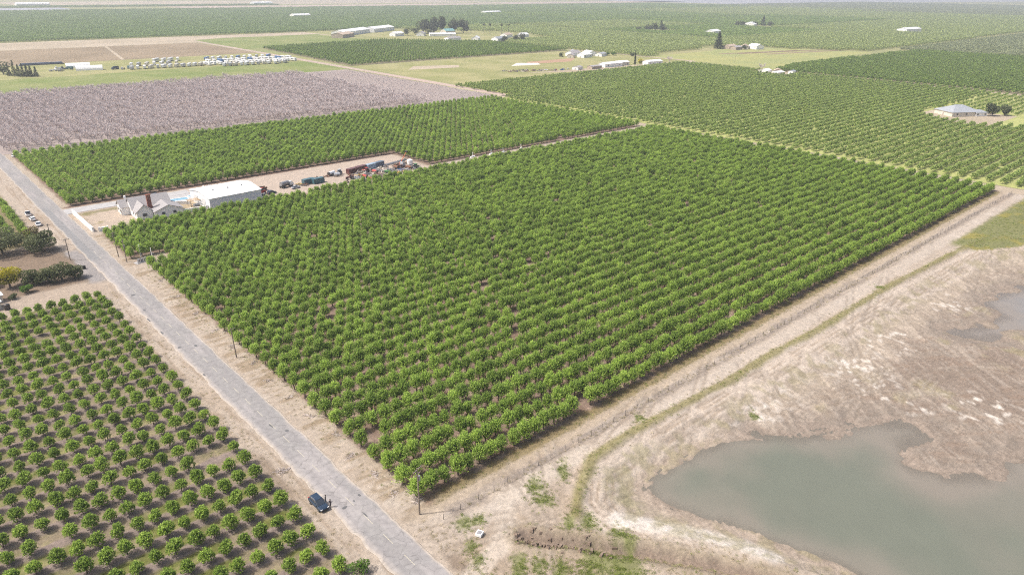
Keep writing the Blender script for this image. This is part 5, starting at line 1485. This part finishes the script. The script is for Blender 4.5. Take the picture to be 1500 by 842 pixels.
def pile(x, y, rx_, ry_, h, material, label, seed, n=26, cat='pile', name='scrap_pile'):
    r = random.Random(seed); e = empty(name, (x, y, 0), r.uniform(0, 3), 1, label, cat, None)
    b, b2 = MB(), MB()
    for k in range(n):
        q = r.random(); a_ = r.uniform(0, 6.28); d_ = q ** .5
        px, py = math.cos(a_) * rx_ * d_, math.sin(a_) * ry_ * d_; hz_ = h * (1 - d_) * r.uniform(.4, 1)
        t_ = b if k % 3 else b2
        if r.random() < .5: t_.tube((px - r.uniform(.5, 1.4), py - r.uniform(-.8, .8), hz_ * .5 + .1), (px + r.uniform(.5, 1.4), py + r.uniform(-.8, .8), hz_ + r.uniform(.1, .4)), r.uniform(.05, .14))
        else: t_.box((px, py, hz_ / 2 + .15), (r.uniform(.4, 1.5), r.uniform(.3, 1.0), hz_ + .3), r.uniform(0, 3), r.uniform(.5, 1))
    b.build('heap', material, e); b2.build('scrap', M_WOOD, e)
    return e


shaker(127.6, 314.2, R(200), P_RED, 'red tree shaker parked at the barn corner')
truck(129.0, 319.5, R(185), P_RED, M_RUST, 'red flatbed truck beside the barn roof end', 8)
car('dark_car', 131.8, 311.6, R(15), P_NAVY, 'dark car parked behind the red shaker', cat='car')
car('white_pickup', 126.4, 308.2, R(80), P_WHITE, 'white pickup tucked against the barn end', 5.6, 2, 1.85, 'pickup')
truck(142.5, 318.5, R(20), P_WHITE, M_STEEL, 'white farm truck with pale tank in open yard', 7.5, 'tank')
harrow(148.3, 317.2, R(10), P_YEL, 'yellow framed harrow between white truck and blue bins')
harrow(150.2, 314.8, R(30), M_RUST, 'rusty harrow beside the blue bins')
container(153.4, 317.4, R(8), P_TEAL, 'dark teal container on the left of the yard pair')
container(157.6, 315.6, R(8), P_TEAL, 'dark teal container on the right of the yard pair')
car('old_sedan', 144.5, 313.2, R(10), P_SILVER, 'silver sedan at the front edge of the yard', 4.7, 1.8, 1.5, 'sedan')
pile(112, 341.5, 5, 1.6, .9, W_WHITE, 'white scrap heap along the back of barn', 51)
pile(119, 341.0, 3.5, 1.4, .9, M_RUST, 'rusty scrap heap behind the barn roof', 52)
sprayer(170.0, 324.5, R(20), P_WHITE, 'white orchard sprayer by the back track', 1.2)
tractor(173.2, 323.6, R(200), P_SILVER, 'grey tractor next to the white sprayer')
sprayer(171.0, 321.0, R(160), P_SILVER, 'grey orchard sprayer in front of the white one')
P_MAROON = paint('maroon', (.15, .06, .055))
container(180.6, 322.6, R(14), P_MAROON, 'maroon container first in the back row'); container(187.0, 324.4, R(14), P_MAROON, 'maroon container second in the back row')
P_LBLUE = paint('light_blue', (.30, .40, .50))
container(193.4, 325.0, R(14), P_LBLUE, 'light blue container in the back row'); container(199.2, 326.4, R(14), paint('slate', (.13, .17, .22)), 'slate grey container at end of the back row')
for k in range(6):
    e = empty('pipe_stack', (203.5 + 2.6 * k, 325.8 + .6 * k, 0), R(14 + 3 * k), 1, '%s stack of grey pipes counted from the slate grey container' % ordinal(k + 1), 'pipes', 'grey pipe stacks')
    for q_ in range(6): MB().tube((-3, -.75 + .3 * q_, .2 + .25 * (q_ % 2)), (3, -.75 + .3 * q_, .2 + .25 * (q_ % 2)), .14, .14, 8).build('pipe', M_STEEL, e)
e = empty('boom_lift', (209.0, 319.8, 0), R(38), 1, 'orange boom lift with its arm raised over the pipes', 'lift')
P_ORANGE = paint('orange', (.62, .16, .045))
MB().box((0, 0, .9), (3.2, 1.9, .7)).build('chassis', P_ORANGE, e); MB().box((-.5, 0, 1.6), (1.6, 1.3, .8)).build('turret', P_ORANGE, e)
MB().tube((-.6, 0, 1.9), (9.5, 0, 5.2), .22, .15, 6).build('boom', P_ORANGE, e); MB().box((9.9, 0, 5.5), (1.0, 1.4, .9)).build('basket', M_DKMET, e)
for sx in (-1.1, 1.1):
    for sy in (-1, 1): wheel(e, sx, sy * .9, .45, .35)
e = empty('water_tank', (215.0, 320.2, 0), 0, 1, 'white round tank at the far end of the yard', 'tank')
MB().tube((0, 0, 0), (0, 0, 2.2), 1.5, 1.5, 14).build('tank_body', W_WHITE, e); MB().tube((0, 0, 2.2), (0, 0, 2.7), 1.45, .4, 14).build('lid', W_WHITE, e)
tractor(173.0, 311.8, R(170), M_DKMET if False else P_MAROON, 'dark maroon tractor at the front edge of machinery yard', False)
pile(176.5, 311.5, 2.6, 1.8, 1.1, R_SLATE, 'blue grey tarped heap beside the maroon tractor', 53, cat='pile', name='tarped_heap')
COLS = [P_RED, M_STEEL, M_RUST, P_GREEN, M_STEEL, P_BLUE, M_RUST, P_YEL, M_STEEL, P_RED, M_STEEL, P_TEAL, M_RUST, P_MAROON]
CN = ['red', 'grey', 'rusty', 'green', 'grey', 'blue', 'rusty', 'yellow', 'grey', 'red', 'grey', 'teal', 'rusty', 'maroon']
for k in range(14):
    x, y = 180 + 4.6 * (k % 7), 308.6 + 5.2 * (k // 7) + .35 * (k % 7)
    lb = '%s implement %s in the %s implement row counted from the tarped heap' % (CN[k], ordinal(k % 7 + 1), 'front' if k < 7 else 'rear')
    (harrow if k % 3 else sprayer)(x, y, R(90 + 15 * (k % 4)), COLS[k], lb)
tractor(186.5, 319.2, R(110), P_RED, 'red tractor in front of the maroon containers')
tractor(212.0, 309.6, R(20), P_GREEN, 'green tractor at the end of the implement rows')
truck(206.0, 316.6, R(14), P_SILVER, M_RUST, 'grey flatbed truck below the pipe stacks', 7)
pile(202, 306.2, 4, 1.2, .8, P_YEL, 'yellowish scrap heap at the front of the implements', 54)
pile(194, 305.6, 4, 1.0, .7, M_WOOD, 'brown timber heap along the front yard edge', 55)

ry_ = random.Random(33)
for k in range(30):
    x, y = 178 + 3.9 * (k % 10) + ry_.uniform(-1, 1), 306.5 + 6.2 * (k // 10) + .3 * (k % 10) + ry_.uniform(-1.4, 1.4)
    lb = 'scrap heap, %s from the left in the %s scrap line of the machinery yard' % (ordinal(k % 10 + 1), ('front', 'middle', 'rear')[k // 10])
    pile(x, y, 1.9, 1.5, 1.5, (M_STEEL, M_RUST, W_CREAM, M_STEEL, P_RED, M_WOOD, P_SILVER)[ry_.randrange(7)], lb, 300 + k, 16)
for k in range(7):
    pile(160 + 2.3 * k + ry_.uniform(-1, 1), (306, 324)[k % 2] + ry_.uniform(-1.5, 1.5), 1.5, 1.1, 1.0, (M_RUST, M_WOOD, M_STEEL)[k % 3], '%s small scrap heap counted from the teal containers towards the sprayers' % ordinal(k + 1), 340 + k, 12)
# ---- storage yard far left: trailers and vehicles in rows
def rv(name, label, L=9.0, p=None, motor=False):
    e = empty(name, (0, 0, 0), 0, 1, label, 'trailer', 'vehicles in the far storage yard')
    MB().loft([(-L / 2, 1.15, .7, 2.9), (-L / 2 + .3, 1.25, .6, 3.2), (L / 2 - .8, 1.25, .6, 3.2), (L / 2 - .2, 1.2, .6, 2.4), (L / 2, 1.1, .8, 2.0)], .2).build('body', p or P_WHITE, e)
    for sy in (-1, 1): MB().box((-.1 * L, sy * 1.26, 2.1), (L * .45, .06, .7)).build('window_band', GLASS, e)
    MB().box((0, 0, 3.3), (1.2, .9, .3)).build('roof_unit', W_WHITE, e)
    MB().box((L * .3, -1.27, 1.6), (.8, .06, 1.9)).build('door', M_STEEL, e)
    for sx in ((-.6, .6) if not motor else (-L * .3, L * .32)):
        for sy in (-1, 1): MB().tube((sx, sy * 1.05 - .12, .4), (sx, sy * 1.05 + .12, .4), .4, .4, 8).build('wheel', M_TYRE, e)
    return e


P_CREAM = paint('cream', (.66, .62, .54))
rv_src = [rv('travel_trailer', 'x'), rv('travel_trailer', 'x', 7.5, P_SILVER), rv('motorhome', 'x', 10.5, P_CREAM, True), rv('box_trailer', 'x', 13.5, P_WHITE), rv('box_trailer', 'x', 12, P_BLUE)]
RVN = ['white trailer', 'silver trailer', 'cream motorhome', 'long white trailer', 'blue trailer']
used = set()
ROWS = [('front', 330, 12, 868, -.16, 6.6, 7, (0, 1, 2, 0, 3)), ('second', 318, 15, 890, -.16, 7.4, 7.6, (3, 0, 3, 0, 2, 3)), ('third', 330, 15, 918, -.14, 7.2, 8, (3, 0, 4, 3, 0)), ('back', 340, 11, 950, -.14, 7.8, 9, (4, 0, 3, 1, 0)), ('left', 236, 12, 894, -.12, 6.8, 6, (1, 0, 0, 2)), ('left rear', 246, 7, 930, -.12, 8.2, 7, (0, 1, 2, 0)), ('left back', 285, 4, 968, -.1, 8.5, 8, (3, 0))]
for (rn_, x0, n, y0, sl, dx, jit, kinds) in ROWS:
    for k in range(n):
        q = kinds[k % len(kinds)]; x = x0 + dx * k; y = y0 + sl * (x - x0) * .6 + random.uniform(-1.2, 1.2)
        lb = '%s, %s from the left in the %s row of storage yard' % (RVN[q], ordinal(k + 1), rn_)
        rz = R(90 + random.uniform(-8, 8)) if rn_ in ('second', 'third') else R(random.uniform(50, 75))
        if q in used: copy_thing(rv_src[q], (x, y, .06), rz, 1.2, lb)
        else:
            used.add(q); s_ = rv_src[q]; s_.location = (x, y, .06); s_.rotation_euler = (0, 0, rz); s_.scale = (1.2, 1.2, 1.2); s_['label'] = lb
for k, (x, y, p, nm) in enumerate(((166, 926, P_WHITE, 'white'), (172, 921, P_SILVER, 'silver'), (178, 940, P_NAVY, 'dark'), (183, 934, P_TEAL, 'teal'), (176, 948, P_WHITE, 'white'), (222, 905, P_NAVY, 'dark'), (229, 902, P_SILVER, 'silver'), (236, 900, P_TEAL, 'teal'))):
    truck(x, y, R(20 + 37 * k), p, p, '%s truck, %s counted from the left among loose trucks near the tents' % (nm, ordinal(k + 1)), 8.5, 'box' if k % 2 else 'flat')
e = empty('tarp_row', (170, 1006, 0), R(-4), 1, 'long dark blue tarp covered stack behind the tents', 'stack')
MB().box((0, 0, 1.3), (46, 4, 2.6), 0, .9).build('cover', paint('tarp_blue', (.08, .11, .20)), e); MB().box((0, -2.05, .5), (45, .1, .9)).build('skirt', M_DKMET, e)

# ---- scrap in the pasture
for k in range(20):
    x, y = 556 + 5.2 * (k % 10) + random.uniform(-2, 2), 618 - 2.0 * (k % 10) + 9 * (k // 10) + random.uniform(-2, 2)
    lb = '%s scrap heap counted from the left in the %s pasture scrap line' % (ordinal(k % 10 + 1), 'near' if k < 10 else 'far')
    pile(x, y, 4.0, 3.0, 2.4, (M_RUST, M_WOOD, M_STEEL, W_CREAM)[k % 4], lb, 60 + k, 16)
for k in range(8):
    car('junk_car', 600 + 5.5 * k + random.uniform(-1.5, 1.5), 600 - .8 * k + random.uniform(-4, 4), random.uniform(0, 6), (P_WHITE, P_SILVER, P_RED, P_BLUE, P_CREAM)[k % 5], '%s parked car counted from the left beside the white sheds' % ordinal(k + 1), group='cars by the white sheds')

# ---- roadside litter, brush and weeds
def brush(x, y, rx_, ry_, h, n, seed, label):
    r = random.Random(seed); e = empty('brush_pile', (x, y, 0), r.uniform(0, 3), 1, label, 'brush pile', None)
    b, c = MB(), MB()
    for k in range(n):
        a_ = r.uniform(0, 6.28); d_ = r.random() ** .6; px, py = math.cos(a_) * rx_ * d_, math.sin(a_) * ry_ * d_
        q_ = r.uniform(0, 6.28); l = r.uniform(.3, .9)
        (b if k % 2 else c).tube((px - math.cos(q_) * l, py - math.sin(q_) * l, .02), (px + math.cos(q_) * l, py + math.sin(q_) * l, h * (1 - d_) * r.random() + .08), r.uniform(.02, .05), .015, 4)
    b.build('branches', M_WOOD, e); c.build('twigs', M_TWIG, e)
    return e


brush(44.2, 116.6, 1.2, 1.6, .7, 60, 71, 'heap of pruned branches on the sandy verge by the young orchard')
brush(59.3, 91.6, 1.0, 1.0, .6, 34, 72, 'pale branch heap at foot of the near corner tree')
BR = ((57.4, 96.0), (57.8, 103.5), (57.2, 112), (58.2, 121), (57.6, 131), (58.0, 141.5), (57.4, 152), (58, 163), (57.6, 175), (58.3, 188), (57.8, 203), (57.9, 219), (58, 236))
for k, (x, y) in enumerate(BR): brush(x + random.uniform(-.4, .6), y, 1.4, .6, .4, 26, 80 + k, '%s small branch heap along the orchard edge from the near corner' % ordinal(k + 1))


def tuft_mesh(name, material, seed, n, h, rad):
    r = np.random.default_rng(seed)
    a = r.uniform(0, 6.28, n); q = rad * r.random(n) ** .6
    P = np.stack([np.cos(a) * q, np.sin(a) * q, h * r.uniform(.25, .55, n)], 1)
    D = np.stack([np.cos(a) * .5, np.sin(a) * .5, r.uniform(.4, 1, n)], 1) + r.normal(size=(n, 3)) * .25; D /= np.linalg.norm(D, axis=1, keepdims=True)
    V, F, S = leaf_cards(P, D, h * r.uniform(.6, 1.2, n), .22, r, r.random(n)); V[:, 2] = np.maximum(V[:, 2], -.02)
    return bpy.data.objects.new(name, mesh_np(name, V, F, material, S))


gt = [tuft_mesh('weed_form', M_GRASS, 1100 + k, 40, .22, .40) for k in range(3)]
dt = [tuft_mesh('dry_weed_form', M_DRY, 1110 + k, 36, .22, .38) for k in range(3)]
rw = np.random.default_rng(5)
gp, dp = [], []
for (ax, ay, ra, rb) in GREENS:
    n = int(ra * rb * 26); u = rw.normal(0, .75, (n, 2))
    for a_, b_ in u: gp.append((ax + (a_ * ra * .7 + b_ * rb * .7), ay + (a_ * ra * .7 - b_ * rb * .7)))
def along(P, n, w):
    out = []; P = np.array(P); s = np.linalg.norm(np.diff(P, axis=0), axis=1); c = np.concatenate([[0], np.cumsum(s)])
    for t_ in rw.uniform(0, c[-1], n):
        k = min(np.searchsorted(c, t_, 'right') - 1, len(s) - 1); f = (t_ - c[k]) / s[k]
        p_ = P[k] + (P[k + 1] - P[k]) * f; out.append((p_[0] + rw.normal(0, w), p_[1] + rw.normal(0, w)))
    return out
gp += along(RIDGE, 420, .8); dp += along(RIDGE, 900, 1.1)
gp += along(GULLY, 160, 2.2); dp += along(GULLY, 420, 2.4)
dp += along([(62, 88.8), (400, 88.8)], 900, .7); gp += along([(62, 89.4), (400, 89.4)], 260, .6)
dp += along([(66, 84.2), (300, 84.2)], 420, .7)
dp += along([(57.5, 92), (57.5, 250)], 300, 1.3); gp += along([(58, 92), (58, 250)], 60, 1.2)
dp += along([(43.5, 86), (43.5, 235)], 260, 1.2)
dp += along([(56, 84), (58, 60)], 160, 1.6); gp += along([(56.5, 70), (60, 60)], 60, 1.4)
yx, yy = rw.uniform(-30, 40, 3000), rw.uniform(84, 234, 3000); pf = np.abs((yy - 90.6) / 5.45 - np.round((yy - 90.6) / 5.45))
kk = (pf > .3) & (fbm(yx / 5 + 50, yy / 5) > .47); gp += list(zip(yx[kk], yy[kk]))
ex, ey = rw.uniform(300, 420, 900), rw.uniform(60, 76, 900); gp += list(zip(ex, ey))
for nm, P_, forms, lb in (('green_weeds', gp, gt, 'green weeds on sand, banks and orchard middles'), ('dry_weeds', dp, dt, 'dry tan weeds along tracks and banks')):
    A = np.array(P_); z_ = ground_height(A[:, 0], A[:, 1]); k = (np.abs(A[:, 0] - 49.5) > 4.2) & (z_ > -1.9)
    A, z_ = A[k], z_[k]; n = len(A); s_ = rw.uniform(.5, 1.25, n)
    scatter(nm, np.stack([A[:, 0], A[:, 1], z_], 1), rw.uniform(0, 6.28, n), np.stack([s_, s_, s_ * .85], 1), rw.integers(0, 3, n), forms, lb, 'weeds')
# stones and clods of the eroded cut; dark colour stands in for shadow
r_ = random.Random(9); cb = MB()
for k in range(420):
    i = r_.randrange(0, 3); t_ = r_.random(); p0, p1 = GULLY[i], GULLY[i + 1]
    x, y = p0[0] + (p1[0] - p0[0]) * t_ + r_.gauss(0, 1.15), p0[1] + (p1[1] - p0[1]) * t_ + r_.gauss(0, 1.15)
    s_ = .1 + .6 * r_.random() ** 2.5; cb.box((x, y, float(ground_height(np.array(x), np.array(y))) + s_ * .15), (s_ * 1.6, s_, s_ * .7), r_.uniform(0, 3), r_.uniform(.5, .8))
tag(cb.build('earth_clods', mat('shaded_clod_earth', (.25, .19, .145), .95, (.14, .105, .08), 2, bump=.4)), 'brown earth clods, darkened for shade, in the eroded cut', 'clods', kind='stuff')

# ------------------------------------------------------------------ air
HZ = MB().box((0, 0, 46), (62000, 62000, 100))
M_HAZE = bpy.data.materials.new('haze_air'); M_HAZE.use_nodes = True
nt = M_HAZE.node_tree; nt.nodes.remove(nt.nodes['Principled BSDF'])
pv = nt.nodes.new('ShaderNodeVolumePrincipled')
pv.inputs['Color'].default_value = (.86, .91, .97, 1); pv.inputs['Density'].default_value = .00018
pv.inputs['Anisotropy'].default_value = .2
nt.links.new(pv.outputs[0], nt.nodes['Material Output'].inputs['Volume'])
hz = HZ.build('haze', M_HAZE)
tag(hz, 'pale thin haze over the far farmland', kind='stuff')
